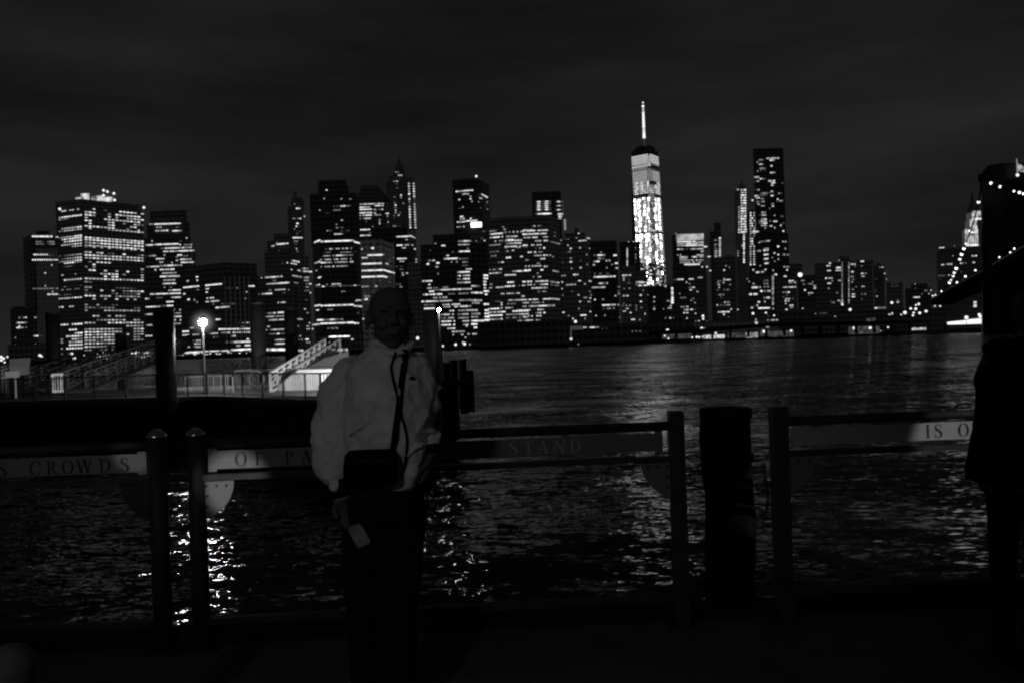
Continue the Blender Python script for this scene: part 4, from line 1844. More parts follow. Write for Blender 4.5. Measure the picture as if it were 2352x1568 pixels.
# ------------------------------------------------------------------ lettering
def glyph(ch):
    """serif capital as polygons in a unit-high cell; returns (polys, advance)"""
    T, t = .15, .055
    def rect(x0, y0, x1, y1): return [(x0, y0), (x1, y0), (x1, y1), (x0, y1)]
    def serif(x, w, y): return rect(x-w/2, y-.0 if y < .5 else y-.045, x+w/2, y+.045 if y < .5 else y)
    def ring(cx, cy, rx, ry, a0, a1, n=26, thick=T):
        P, Q = [], []
        for k in range(n+1):
            a = math.radians(a0+(a1-a0)*k/n); w = t+(thick-t)*abs(math.cos(a))**1.5
            P.append((cx+rx*math.cos(a), cy+ry*math.sin(a)))
            Q.append((cx+(rx-w)*math.cos(a), cy+(ry-w*.8)*math.sin(a)))
        return [[P[k], P[k+1], Q[k+1], Q[k]] for k in range(n)]
    def diag(x0, y0, x1, y1, w): return [(x0-w/2, y0), (x0+w/2, y0), (x1+w/2, y1), (x1-w/2, y1)]
    g = []
    if ch == 'I': g = [rect(.13, 0, .13+T, 1), serif(.2, .34, 0), serif(.2, .34, 1)]; adv = .42
    elif ch == 'O': g = ring(.42, .5, .42, .52, 0, 360, 40); adv = .86
    elif ch == 'C': g = ring(.42, .5, .42, .52, 42, 318, 30)+[rect(.68, .68, .74, .95), rect(.68, .05, .74, .3)]; adv = .8
    elif ch == 'D': g = [rect(.08, 0, .08+T, 1), serif(.15, .3, 0), serif(.15, .3, 1)]+ring(.3, .5, .5, .5, -90, 90, 24)+[rect(.2, 0, .32, .05), rect(.2, .95, .32, 1)]; adv = .85
    elif ch == 'P': g = [rect(.08, 0, .08+T, 1), serif(.15, .34, 0), serif(.15, .3, 1)]+ring(.3, .73, .3, .27, -90, 90, 20)+[rect(.2, .95, .32, 1), rect(.2, .46, .32, .5)]; adv = .65
    elif ch == 'R': g = [rect(.08, 0, .08+T, 1), serif(.15, .34, 0), serif(.15, .3, 1)]+ring(.3, .73, .3, .27, -90, 90, 20)+[rect(.2, .95, .32, 1), rect(.2, .46, .32, .5), diag(.72, 0, .36, .48, .15), serif(.74, .26, 0)]; adv = .88
    elif ch == 'F': g = [rect(.08, 0, .08+T, 1), serif(.15, .34, 0), rect(0, .955, .58, 1), rect(.54, .8, .58, .96), rect(.2, .49, .45, .53), rect(.43, .42, .465, .6)]; adv = .62
    elif ch == 'T': g = [rect(.3, 0, .3+T, 1), serif(.375, .34, 0), rect(0, .955, .75, 1), rect(0, .8, .045, .96), rect(.705, .8, .75, .96)]; adv = .76
    elif ch == 'A': g = [diag(.1, 0, .4, 1, .055), diag(.72, 0, .42, 1, .16), rect(.2, .33, .62, .375), serif(.1, .24, 0), serif(.72, .3, 0)]; adv = .86
    elif ch == 'N': g = [rect(.1, 0, .155, 1), rect(.72, 0, .775, 1), diag(.74, 0, .14, 1, .16), serif(.12, .26, 0), serif(.1, .24, 1), serif(.75, .26, 1)]; adv = .9
    elif ch == 'W': g = [diag(.3, 0, .1, 1, .14), diag(.32, 0, .52, 1, .055), diag(.78, 0, .56, 1, .14), diag(.8, 0, 1.0, 1, .055), serif(.1, .26, 1), serif(.54, .2, 1), serif(1.0, .24, 1)]; adv = 1.12
    elif ch == 'S':
        pts = [(.5, .78), (.44, .94), (.29, 1.0), (.13, .95), (.06, .8), (.1, .66), (.26, .56), (.42, .45), (.52, .32), (.5, .14), (.38, .03), (.22, 0), (.08, .06), (.03, .24)]
        ws = [.03, .04, .06, .08, .12, .15, .17, .17, .15, .12, .08, .06, .04, .03]
        g = []; L = []
        for k, p in enumerate(pts):
            q = pts[min(k+1, len(pts)-1)]; o = pts[max(k-1, 0)]; dx, dy = q[0]-o[0], q[1]-o[1]; l = math.hypot(dx, dy); nx, ny = -dy/l, dx/l; w = ws[k]/2
            L.append(((p[0]+nx*w, p[1]+ny*w), (p[0]-nx*w, p[1]-ny*w)))
        g = [[L[k][0], L[k+1][0], L[k+1][1], L[k][1]] for k in range(len(L)-1)]+[rect(.47, .72, .51, .97), rect(.02, .03, .06, .3)]; adv = .58
    else: adv = .5
    return g, adv
def railpt(xd, zh, dy=0.):
    """point on the railing line seen in column xd, at height zh over the deck"""
    tx = ray(xd, 1040)[0]; Y = 4.28/(1-.045*tx)
    return Vector((tx*Y, Y+dy, DECK+zh))
def letters(items, root, m, hgt=.073, zb=None):
    k = 0
    for ch, xd, z0 in items:
        bm = B(); g, adv = glyph(ch); x0 = railpt(xd, 0).x
        for poly in g:
            vs = [bm.verts.new((x0+px*hgt, railY(x0+px*hgt)-.0045-.00003*(k % 40), DECK+z0+py*hgt)) for px, py in poly]; k += 1
            bm.faces.new(vs)
        obj('letter', bm, m, root)

# ------------------------------------------------------------------ railing sections
def section(x0, x1, label, gl_left, gl_right, text, lm, panel_x0, panel_x1, pm=PANEL, gm=(PANEL, PANEL)):
    a = railpt(x0, 0); b = railpt(x1, 0)
    r = empty('railing_section', ((a.x+b.x)/2, (a.y+b.y)/2, DECK), label, 'railing', 'sections of the promenade railing')
    def P(p, z, dy=0.): return Vector((p.x, p.y+dy, DECK+z))
    bm = B(); tube(bm, [P(a, 1.105), P(b, 1.105)], .026, 12); obj('top_rail', bm, STEEL, r, True)
    bm = B(); bar(bm, P(a, .925), P(b, .925), .045, .03); obj('middle_rail', bm, STEEL, r)
    bm = B(); bar(bm, P(a, .155), P(b, .155), .045, .035); obj('bottom_rail', bm, STEEL, r)
    pa, pb = railpt(panel_x0, 0), railpt(panel_x1, 0)
    bm = B()
    def q(X, z): return (X, z)
    tw = .045
    poly = [(pa.x, .955), (pa.x+tw, .955), (pa.x+tw, .968), (pb.x-tw, .968), (pb.x-tw, .955), (pb.x, .955), (pb.x, 1.078), (pb.x-tw, 1.078), (pb.x-tw, 1.066), (pa.x+tw, 1.066), (pa.x+tw, 1.078), (pa.x, 1.078)]
    fr = [bm.verts.new((x, railY(x)-.003, DECK+z)) for x, z in poly]; bk = [bm.verts.new((x, railY(x)+.003, DECK+z)) for x, z in poly]
    n = len(poly); bm.faces.new(fr); bm.faces.new(bk[::-1])
    for k in range(n): bm.faces.new((fr[k], bk[k], bk[(k+1) % n], fr[(k+1) % n]))
    bmesh.ops.recalc_face_normals(bm, faces=bm.faces)
    obj('text_panel', bm, pm, r)
    if text: letters(text, r, lm)
    for side, on in ((0, gl_left), (1, gl_right)):
        if not on: continue
        c = a if side == 0 else b; s = 1 if side == 0 else -1
        R = .185; bm = B()
        pts = [(c.x+s*.035, .905)]
        pts += [(c.x+s*(.035+.165*math.cos(math.radians(t))), .905-R*math.sin(math.radians(t))) for t in range(0, 70, 7)]
        pts += [(c.x+s*.075, .905-.2), (c.x+s*.035, .905-.2)]
        if s < 0: pts = pts[::-1]
        vpoly(bm, [(x, DECK+z) for x, z in pts], c.y-.003, c.y+.003); g = obj('gusset', bm, gm[side], r)
        bm = B()
        for bx, bz in ((.05, .88), (.105, .88), (.16, .88), (.055, .825), (.055, .77)):
            ball(bm, (c.x+s*bx, c.y-.005, DECK+bz), .0085, 1, (1, .5, 1))
        o = obj('bolts', bm, STEEL, g)
    return r
def post(x, label, wpx, dome=True, top=1.195):
    c = railpt(x, 0); r0 = wpx/2/1792*4.25
    r = empty('railing_post', (c.x, c.y, DECK), label, 'post', 'posts of the promenade railing')
    bm = B()
    if dome: tube(bm, [(c.x, c.y, DECK), (c.x, c.y, DECK+top-.05)], r0, 18)
    else: box(bm, (c.x-r0, c.y-.045, DECK), (c.x+r0, c.y+.045, DECK+top))
    o = obj('shaft', bm, STEEL, r, dome)
    if dome:
        bm = B()
        tube(bm, [(c.x, c.y, DECK+top-.05), (c.x, c.y, DECK+top-.035), (c.x, c.y, DECK+top-.02), (c.x, c.y, DECK+top-.006), (c.x, c.y, DECK+top)], [r0*1.07, r0*1.05, r0*.85, r0*.5, r0*.1], 18)
        obj('cap', bm, CAP, r, True)
    bm = B(); box(bm, (c.x-.09, c.y-.09, DECK), (c.x+.09, c.y+.09, DECK+.012)); obj('base_plate', bm, STEEL, r)
post(361, 'round railing post with shiny domed cap, left of the pair', 40)
post(450, 'round railing post with shiny domed cap, right of the pair', 38)
post(1554, 'flat topped railing post left of the thick timber pile', 33, False, 1.185)
post(1790, 'flat topped railing post right of the thick timber pile', 34, False, 1.185)
zt0 = .978
section(-500, 361, 'leftmost railing section with dim panel reading S CROWDS', False, True,
        [('S', -5, .975), ('C', 68, .975), ('R', 107, .975), ('O', 142, .975), ('W', 176, .975), ('D', 228, .975), ('S', 277, .975)], LETTER, -480, 336, gm=(STEEL, STEEL))
section(450, 1554, 'long railing section behind the man with panel reading OF PA and STAND', True, True,
        [('O', 540, .98), ('F', 586, .98), ('P', 655, .98), ('A', 690, .98)], LETTER, 478, 1523)
r3 = [o for o in C.objects if o.name.startswith('railing_section')][-1]
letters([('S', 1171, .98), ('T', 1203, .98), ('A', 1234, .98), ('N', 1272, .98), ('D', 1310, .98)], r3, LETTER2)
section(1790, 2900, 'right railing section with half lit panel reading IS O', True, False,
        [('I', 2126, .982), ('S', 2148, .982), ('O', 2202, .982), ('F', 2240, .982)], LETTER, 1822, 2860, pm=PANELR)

# thick timber pile right behind the railing
D = 5.35
r = empty('timber_pile', (ray(1668, 1000)[0]*D, D, -2), 'thick black timber pile standing behind the gap between two flat posts', 'pile')
cx = r.location.x; zt = at(1668, 938, D).z
bm = B(); rings = []
for k in range(30):
    f = k/29; z = -2+(zt+2)*f; rings.append((Vector((cx+.012*math.sin(k*1.3), D, z)), .168+.012*math.sin(k*2.1)*.5, .165))
PB = mat('darkened_timber', .005, .95, nscale=3, namp=.5, bump=.6, bscale=8, stretch=(6, 6, .5), spec=.1)  # timber darkened further so the stray spotlight hardly shows on it
loft(bm, rings, 22); obj('shaft', bm, PB, r, True)
bm = B(); loft(bm, [(Vector((cx, D, zt-.06)), .178, .178), (Vector((cx, D, zt+.004)), .172, .172)], 22); obj('cap', bm, PB, r)
bm = B(); tube(bm, [(cx, D, zt-.35), (cx, D, zt-.31)], .18, 22); obj('band', bm, PB, r)
# chain beside it
c0 = railpt(1770, 0)
bm = B(); pts = []
for k in range(14):
    f = k/13; x = ray(1752+10*f*math.sin(f*3)+8, 1040)[0]*4.4; pts.append((x, 4.45, DECK+.86-.28*f))
tube(bm, pts, .007, 6); tag(obj('chain', bm, DARK), 'thin hanging chain between the timber pile and the right post', 'chain')

# ------------------------------------------------------------------ pier piles, dolphin
def pile(xc, w, ytop, D, label, m=DARK2, ybot=None, group='tall round piles of the ferry pier', collar=None):
    p = at(xc, ytop, D); zb = -2
    xx = p.x
    r = empty('pier_pile', (xx, D, zb), label, 'pile', group)
    rr = w/2/F*D
    bm = B(); tube(bm, [(xx, D, zb), (xx, D, p.z)], rr, 20); obj('shaft', bm, m, r, True)
    bm = B(); tube(bm, [(xx, D, p.z+.002), (xx, D, p.z+.12)], rr*1.04, 20); obj('cap', bm, DARK, r)
    if collar:
        z = at(xc, collar, D).z; bm = B(); tube(bm, [(xx, D, z-.12), (xx, D, z+.12)], rr*1.12, 20); obj('collar', bm, DARK, r)
PILEM = mat('pile_steel', .014, .6, nscale=1.5, namp=.5)
pile(377, 43, 714, 38.3, 'tallest black round pile nearest the camera, left of the bright lamp', PILEM, collar=925)
pile(121, 29, 722, 52, 'short black round pile at the far left in front of the ribbed tower', PILEM)
pile(278, 24, 770, 60, 'thin dim round pile between the two gangways', PILEM)
pile(591, 35, 700, 48, 'black round pile right of the bright lamp, left of its pair', PILEM)
pile(667, 30, 713, 54, 'black round pile right of the bright lamp, right of its pair', PILEM)
pile(992, 42, 716, 42, 'black round pile behind the man in the light jacket', PILEM)
D = 38
r = empty('dolphin', (at(1050, 900, D).x, D, -2), 'cluster of black timber fender piles right of the man', 'dolphin')
for x, w, yt, yb, dd in ((1024, 20, 832, 985, 0), (1041, 19, 826, 985, .5), (1062, 19, 825, 950, .3), (1079, 17, 850, 946, -.2)):
    p = at(x, yt, D+dd); zb = max(-2, at(x, yb, D+dd).z)
    bm = B(); tube(bm, [(p.x, D+dd, zb), (p.x, D+dd, p.z)], w/2/F*D*1.02, 12); obj('timber', bm, DARK2, r)
bm = B(); a = at(1016, 880, D-.4); b = at(1086, 900, D-.4); bar(bm, (a.x, D-.4, a.z), (b.x, D-.4, a.z), .3, .35); obj('waler', bm, DARK2, r)

# ------------------------------------------------------------------ floating ferry landing
zD = H-2.2
e0 = (ray(-260, 930)[0]*41.5, 41.5); e1 = (ray(471, 908)[0]*39.4, 39.4); e2 = (ray(735, 930)[0]*33.2, 33.2); e3 = (ray(975, 930)[0]*33.6, 33.6)
e4 = (e3[0]+.5, 47); e5 = (e0[0], 50)
pon = empty('ferry_landing', (e1[0], 42, 0), 'black floating ferry landing with picket railings on the left water', 'ferry landing')
bm = B(); prism(bm, [e0, e1, e2, e3, e4, e5], -.8, zD-.25); obj('hull', bm, DARK, pon)
bm = B(); s = .12
prism(bm, [(e0[0], e0[1]-s), (e1[0], e1[1]-s), (e2[0], e2[1]-s), (e3[0]+s, e3[1]-s), (e4[0]+s, e4[1]), e5], zD-.247, zD); obj('deck', bm, mat('landing_deck', .12, .7, nscale=2, namp=.3), pon)
def fence(pts, name, label, h=1.12, gap=.14, m=STEEL, group='picket railings of the ferry landing'):
    cx = sum(p[0] for p in pts)/len(pts); cy = sum(p[1] for p in pts)/len(pts)
    r = empty(name, (cx, cy, zD), label, 'railing', group)
    bt = B(); bp = B(); n = 0
    for p, q in zip(pts, pts[1:]):
        L = math.hypot(q[0]-p[0], q[1]-p[1]); P = Vector((p[0], p[1], zD)); Q = Vector((q[0], q[1], zD))
        bar(bt, P+Vector((0, 0, h)), Q+Vector((0, 0, h)), .06); bar(bt, P+Vector((0, 0, .1)), Q+Vector((0, 0, .1)), .04)
        k = int(L/gap)
        for i in range(k+1):
            c = P.lerp(Q, i/k)
            if i % 12 == 0:
                b_ = B(); bar(b_, c, c+Vector((0, 0, h-.03)), .07); obj('post', b_, m, r)
            else: bar(bp, c+Vector((0, 0, .1)), c+Vector((0, 0, h-.03)), .028)
    obj('rails', bt, m, r); obj('pickets', bp, m, r)
    return r
FENCE = mat('grey_picket_steel', .12, .5, nscale=2, namp=.2)
bm = B(); bar(bm, (e0[0], e0[1]-.16, zD-.03), (e1[0], e1[1]-.16, zD-.03), .05); bar(bm, (e1[0], e1[1]-.16, zD-.03), (e2[0], e2[1]-.16, zD-.03), .05); obj('edge_trim', bm, WHITEP, pon)
fence([(e0[0], e0[1]+.15), (e1[0], e1[1]+.15)], 'picket_fence', 'grey picket railing along the front edge of the ferry landing', m=FENCE)
fence([(e1[0]+.05, e1[1]+.2), (e2[0], e2[1]+.2), (e3[0], e3[1]+.2)], 'picket_fence', 'grey picket railing on the slanting edge right of the lamp', m=FENCE)
fence([(e1[0]+.4, e1[1]+3.2), (e1[0]+8, e1[1]+3.0)], 'picket_fence', 'far grey picket railing behind the lifebuoy', m=FENCE)
# crowd barrier with rounded top
r = empty('crowd_barrier', (at(480, 890, 42).x, 42, zD), 'pale round cornered crowd barrier at the foot of the bright lamp', 'barrier')
BAR = mat('galvanised', .5, .4, metal=.3)
xa = at(425, 890, 42).x; xb = at(535, 890, 42).x
bm = B(); tube(bm, [(xa, 42, zD), (xa, 42, zD+.78), (xa+.05, 42, zD+.87), (xa+.16, 42, zD+.9), (xb-.16, 42, zD+.9), (xb-.05, 42, zD+.87), (xb, 42, zD+.78), (xb, 42, zD)], .028, 8); obj('frame', bm, BAR, r)
bm = B()
for i in range(1, 20): x = xa+(xb-xa)*i/20; tube(bm, [(x, 42, zD+.12), (x, 42, zD+.9)], .011, 5)
tube(bm, [(xa, 42, zD+.12), (xb, 42, zD+.12)], .014, 5); obj('bars', bm, BAR, r)
# kerb lit by the lamp
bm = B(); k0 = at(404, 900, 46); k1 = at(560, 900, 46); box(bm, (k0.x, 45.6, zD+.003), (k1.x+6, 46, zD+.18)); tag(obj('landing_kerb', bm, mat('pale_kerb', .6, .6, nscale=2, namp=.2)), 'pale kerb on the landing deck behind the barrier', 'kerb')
# life buoy
r = empty('lifebuoy', at(587, 870, 37.3), 'dark ringed lifebuoy hanging on the slanting picket railing', 'lifebuoy')
c = Vector(r.location)
bm = B()
bmesh.ops.create_uvsphere(bm, u_segments=4, v_segments=4, radius=.001)
bm.clear()
R_, r_ = .36, .075
vv = [[bm.verts.new(c+Vector(((R_+r_*math.cos(b_*math.pi/5))*math.cos(a_*math.pi/14), r_*math.sin(b_*math.pi/5), (R_+r_*math.cos(b_*math.pi/5))*math.sin(a_*math.pi/14)))) for b_ in range(10)] for a_ in range(28)]
for i in range(28):
    for j in range(10): bm.faces.new((vv[i][j], vv[(i+1) % 28][j], vv[(i+1) % 28][(j+1) % 10], vv[i][(j+1) % 10]))
obj('ring', bm, mat('buoy_white', .14, .5), r, True)
bm = B(); box(bm, (c.x-.06, c.y+.08, c.z-.22), (c.x+.08, c.y+.14, c.z+.2)); obj('backboard', bm, WHITEP, r)

# the bright lamp
LP = at(466, 741, 41)
r = empty('pier_lamp', (LP.x, 41, zD), 'very bright lamp on a slim grey pole on the ferry landing', 'lamp')
bm = B(); ball(bm, LP, .19, 3); o = obj('globe', bm, emat('lamp_globe', 220, True), r, True)
bm = B(); tube(bm, [(LP.x, 41, zD), (LP.x, 41, LP.z-.22)], .05, 12); obj('pole', bm, mat('pole_grey', .08, .5), r, True)
bm = B(); tube(bm, [(LP.x, 41, LP.z+.2), (LP.x, 41, LP.z+.3), (LP.x, 41, LP.z+.36)], [.2, .18, .05], 14); obj('cap', bm, STEEL, r)
bm = B(); tube(bm, [(LP.x, 41, zD), (LP.x, 41, zD+.1)], .16, 12); obj('base', bm, STEEL, r)
m, nt, b = _m('lamp_glow'); nt.nodes.remove(b)  # the lamp's glow put in as a ball that emits, no real mist
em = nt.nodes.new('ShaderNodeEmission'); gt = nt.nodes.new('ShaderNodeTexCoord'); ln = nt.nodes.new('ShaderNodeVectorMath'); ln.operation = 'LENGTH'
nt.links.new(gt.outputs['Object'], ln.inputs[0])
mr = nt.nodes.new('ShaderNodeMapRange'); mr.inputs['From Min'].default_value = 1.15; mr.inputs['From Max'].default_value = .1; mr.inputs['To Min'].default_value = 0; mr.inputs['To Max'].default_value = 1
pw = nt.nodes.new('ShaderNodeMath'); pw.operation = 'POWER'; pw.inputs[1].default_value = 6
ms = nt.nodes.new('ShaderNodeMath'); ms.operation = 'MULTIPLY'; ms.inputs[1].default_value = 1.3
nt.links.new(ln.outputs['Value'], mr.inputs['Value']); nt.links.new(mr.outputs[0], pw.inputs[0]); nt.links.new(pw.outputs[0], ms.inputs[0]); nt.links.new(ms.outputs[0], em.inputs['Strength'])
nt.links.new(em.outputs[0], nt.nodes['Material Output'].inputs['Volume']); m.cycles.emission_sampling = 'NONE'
bm = B(); ball(bm, (0, 0, 0), 1.2, 3); me = bpy.data.meshes.new('glow_shell'); bm.to_mesh(me); bm.free(); me.materials.append(m)
o = bpy.data.objects.new('glow_shell', me); o.location = LP-Vector(r.location); link(o, r)
L2 = at(1008, 712, 39.5)
r = empty('pier_lamp', (L2.x, 39.5, -1), 'smaller bright lamp on a thin pole right of the man', 'lamp')
bm = B(); ball(bm, L2, .085, 2); obj('globe', bm, emat('lamp_globe_small', 140, True), r, True)
bm = B(); tube(bm, [(L2.x, 39.5, -1), (L2.x, 39.5, L2.z-.15)], .04, 10); obj('pole', bm, mat('pole_grey2', .03, .5), r, True)

# gangways
def gangway(label, a, b, width=1.6, h=1.25, m=WHITEP, n=9, frame=False):
    """a, b: ends of the near lower chord"""
    a = Vector(a); b = Vector(b)
    r = empty('gangway', a, label, 'gangway', 'gangways of the ferry landing')
    back = Vector((.35, 1, 0)).normalized()*width
    for s, off in enumerate((Vector((0, 0, 0)), back)):
        bm = B(); A, Bq = a+off, b+off; up = Vector((0, 0, h))
        bar(bm, A, Bq, .1); bar(bm, A+up, Bq+up, .1); bar(bm, A+up*.5, Bq+up*.5, .05); bar(bm, A+up*.75, Bq+up*.75, .05); bar(bm, A+up*.25, Bq+up*.25, .05)
        for i in range(n+1):
            p = A.lerp(Bq, i/n); bar(bm, p, p+up, .09)
            if i < n: q = A.lerp(Bq, (i+1)/n); bar(bm, p, q+up, .05)
        obj('side_truss', bm, m, r)
    bm = B(); bar(bm, a+back/2-Vector((0, 0, .08)), b+back/2-Vector((0, 0, .08)), width, .1); obj('walkway', bm, m, r)
    if frame:
        bm = B()
        for s, off in ((0, Vector((-.1, -.1, 0))),):
            bar(bm, a+off+Vector((0, 0, .02)), a+off+Vector((0, 0, h)), .09)
            bar(bm, a+off+Vector((.5, 0, .02)), a+off+Vector((.5, 0, h)), .09)
        bar(bm, a+Vector((-.1, -.1, .05)), a+Vector((.5, -.1, .05)), .12); bar(bm, a+Vector((-.1, -.1, h)), a+Vector((.5, -.1, h)), .09)
        for k in range(1, 4): bar(bm, a+Vector((-.1+.15*k, -.1, .05)), a+Vector((-.1+.15*k, -.1, h)), .03)
        obj('end_frame', bm, emat('lit_frame', .3, vary=.6, vscale=2), r)  # frame emits by itself in place of lamp light on it
    return r
gangway('white lattice gangway rising to the right, brightly lit, left of the man', at(622, 900, 40.8), at(748, 815, 48), 1.7, .98)
DIMW = mat('unlit_gangway', .13, .6, nscale=1, namp=.3)  # white gangway paint darkened: missing lamp light put into the colour
gangway('dim unlit lattice gangway rising from the pale end frame', at(128, 900, 44), at(400, 797, 62), 2.0, 1.0, DIMW, 13, True)
gangway('dim unlit lattice gangway at the far left of the landing', at(45, 893, 46), at(265, 820, 66), 2.0, 1.05, DIMW, 13)
# white plank wall under the right gangway
r = empty('plank_wall', at(690, 890, 39.5), 'bright white plank wall on the landing beside the man', 'wall')
a = at(636, 892, 41.4); 
bm = B(); xa, xb = at(640, 890, 41.4).x, at(800, 890, 40).x
n = 34
for i in range(n):
    f = i/n; x = xa+(xb-xa)*f; zt = zD+.35+.75*min(1, f*3.5); box(bm, (x, 41.4-1.2*f, zD+.02), (x+(xb-xa)/n-.02, 41.45-1.2*f, zt))
obj('planks', bm, mat('white_planks', .5, .6, nscale=1.5, namp=.15), r)
bm = B(); pq = [(700, 846), (747, 822), (800, 806), (800, 846)]
vpoly(bm, [(at(x, y, 44).x, at(x, y, 44).z) for x, y in pq], 44, 44.1); obj('upper_panel', bm, mat('upper_panel_grey', .06, .7), r)
l = bpy.data.lights.new('landing_light', 'SPOT'); l.energy = 4500; l.shadow_soft_size = .2; l.spot_size = math.radians(80); l.spot_blend = .6
o = bpy.data.objects.new('landing_light', l); C.objects.link(o); o.location = at(850, 850, 35)
o.rotation_euler = (at(680, 850, 42.5)-o.location).to_track_quat('-Z', 'Y').to_euler()
# tapered pale cabinet and box at far left, light on them put in as glow
r = empty('canopy_panel', at(42, 842, 43), 'grey tapered panel standing at the far left of the landing', 'panel')
bm = B(); vpoly(bm, [(at(x, y, 43).x, at(x, y, 43).z) for x, y in ((22, 824), (60, 822), (55, 860), (22, 862))], 43, 43.4); obj('board', bm, emat('board_glow', .05, vary=.3, vscale=.6), r)
bm = B(); bar(bm, at(26, 862, 43.2), (at(26, 862, 43.2).x, 43.2, zD), .1); bar(bm, at(52, 860, 43.2), (at(52, 860, 43.2).x, 43.2, zD), .1); obj('leg', bm, STEEL, r)
bm = B(); a = at(12, 853, 42.5); b = at(34, 866, 42.5); box(bm, (a.x, 42.5, b.z), (b.x, 42.9, a.z)); bar(bm, (b.x-.1, 42.7, zD), (b.x-.1, 42.7, b.z), .06); tag(obj('equipment_box', bm, emat('box_glow', .12)), 'small pale box at the far left edge of the landing', 'box')

# ------------------------------------------------------------------ bollard in the near corner
D = 2.4
p = at(22, 1530, D)
r = empty('bollard', (p.x, D, DECK), 'round topped grey bollard at the lower left corner', 'bollard')
zt = at(28, 1478, D).z; rr = 56/F*D
bm = B(); rings = [(Vector((p.x, D, DECK)), rr*.9, rr*.9), (Vector((p.x, D, zt-rr*1.1)), rr*.95, rr*.95)]
for k in range(8):
    a = k/7*math.pi/2*.97; rings.append((Vector((p.x, D, zt-rr+rr*math.sin(a))), rr*math.cos(a), rr*math.cos(a)))
loft(bm, rings, 24); obj('body', bm, mat('bollard_grey', .10, .8, nscale=20, namp=.2), r, True)

# ------------------------------------------------------------------ people
def limb(bm, pts, n=14):
    tube(bm, [p for p, _ in pts], [q for _, q in pts], n)
    ball(bm, pts[0][0], pts[0][1]*.98, 2); ball(bm, pts[-1][0], pts[-1][1]*.98, 2)
def head(bm, c, rx, rz, ry=.1, turn=0.):
    """skull, jaw, nose, brows, lips, chin, ears; facing -y"""
    q = B()
    ball(q, (0, .012, .03), 1, 3, (rx, ry, rz*.72)); ball(q, (0, -.008, -rz*.36), 1, 3, (rx*.80, ry*.82, rz*.6))
    ball(q, (0, -.04, -rz*.84), 1, 2, (.03, .03, .02))
    for s in (-1, 1):
        ball(q, (s*(rx+.002), .015, -.01), 1, 2, (.012, .022, .034)); ball(q, (s*.03, -ry*.86, .028), 1, 2, (.03, .014, .011))
        ball(q, (s*.037, -ry*.72, -.03), 1, 2, (.024, .025, .022))
    tube(q, [(0, -ry*.88, .022), (0, -ry*1.08, -.012), (0, -ry*1.16, -.028)], [.009, .012, .015], 8)
    for s in (-1, 1): ball(q, (s*.013, -ry*1.05, -.03), .010, 1)
    ball(q, (0, -ry*.94, -.058), 1, 2, (.027, .012, .007)); ball(q, (0, -ry*.92, -.068), 1, 2, (.023, .012, .007))
    M = Matrix.Translation(c) @ Matrix.Rotation(turn, 4, 'Z')
    me = bpy.data.meshes.new('t'); bmesh.ops.transform(q, matrix=M, verts=q.verts); q.to_mesh(me); q.free(); bm.from_mesh(me)
def hand(bm, wrist, d, n, th=1):
    """wrist point, direction of the fingers d, palm normal n"""
    d = Vector(d).normalized(); n = Vector(n).normalized(); s = d.cross(n).normalized(); n = s.cross(d).normalized(); w = Vector(wrist)
    for k in range(6):
        f = k/5; ball(bm, w+d*(.015+.075*f)+s*0, 1, 2, (1, 1, 1)) if False else None
    for i, off in enumerate((-.028, -.010, .009, .027)):
        tube(bm, [w, w+d*.045+s*off*.8, w+d*.088+s*off], [.018, .015, .012], 8)
        L = (.062, .074, .070, .054)[i]; k = w+d*.088+s*off
        p1 = k+d*L*.45+n*.006; p2 = p1+(d*.8+n*.6).normalized()*L*.32; p3 = p2+(d*.4+n*.9).normalized()*L*.26
        tube(bm, [k, p1, p2, p3], [.0105, .0095, .0088, .0075], 8); ball(bm, p3, .0078, 1)
    t0 = w+d*.025-s*.022*th; t1 = t0+(d*.6-s*.7*th+n*.3).normalized()*.04; t2 = t1+(d*.9-s*.1*th+n*.5).normalized()*.032
    tube(bm, [w+d*.01, t0, t1, t2], [.016, .015, .0115, .009], 8); ball(bm, t2, .0092, 1)

# --- man in the light jacket
DM = 3.1
def M_(x, y, dy=0.): return at(x, y, DM+dy)
px = DM/F
man = empty('person', (M_(880, 1568).x, DM, DECK), 'man in a pale zip jacket with crossbody bag, facing the camera, phone in hand', 'person')
bm = B()
head(bm, M_(896, 729), 49*px, 73*px, .103, .28)
limb(bm, [(M_(893, 838, .02), .066), (M_(892, 770, .015), .058)])
# body core, arms, legs as one figure
loft(bm, [(M_(880, 1160, .02), 55*px, .08), (M_(884, 1110, .02), 66*px, .095), (M_(888, 1000, .02), 66*px, .1), (M_(888, 900, .02), 70*px, .1), (M_(888, 850, .02), 66*px, .08), (M_(892, 815, .02), 40*px, .06)], 24)
limb(bm, [(M_(805, 866, .02), .042), (M_(768, 975, .02), .038), (M_(768, 1080, -.03), .032), (M_(784, 1138, -.05), .028)])
hand(bm, M_(784, 1134, -.05), M_(812, 1225, -.07)-M_(784, 1134, -.05), (.5, -.7, 0), -1)
limb(bm, [(M_(950, 866, .02), .04), (M_(972, 950, .04), .03), (M_(976, 1005, .02), .028), (M_(992, 1036, -.02), .028)])
hand(bm, M_(992, 1034, -.02), Vector((-.35, .1, -1)), (-.9, -.1, 0), 1)
fz = DECK
for s, xh, xk, xf in ((-1, 842, 838, 846), (1, 922, 918, 908)):
    hip = M_(xh, 1170, .02); kn = M_(xk, 1420, .0); an = Vector((M_(xf, 1640).x, DM+.04, fz+.09))
    limb(bm, [(hip, .06), (kn, .05), (an, .04)])
body = obj('body', bm, SKIN, man); remesh(body, .0055, 3)
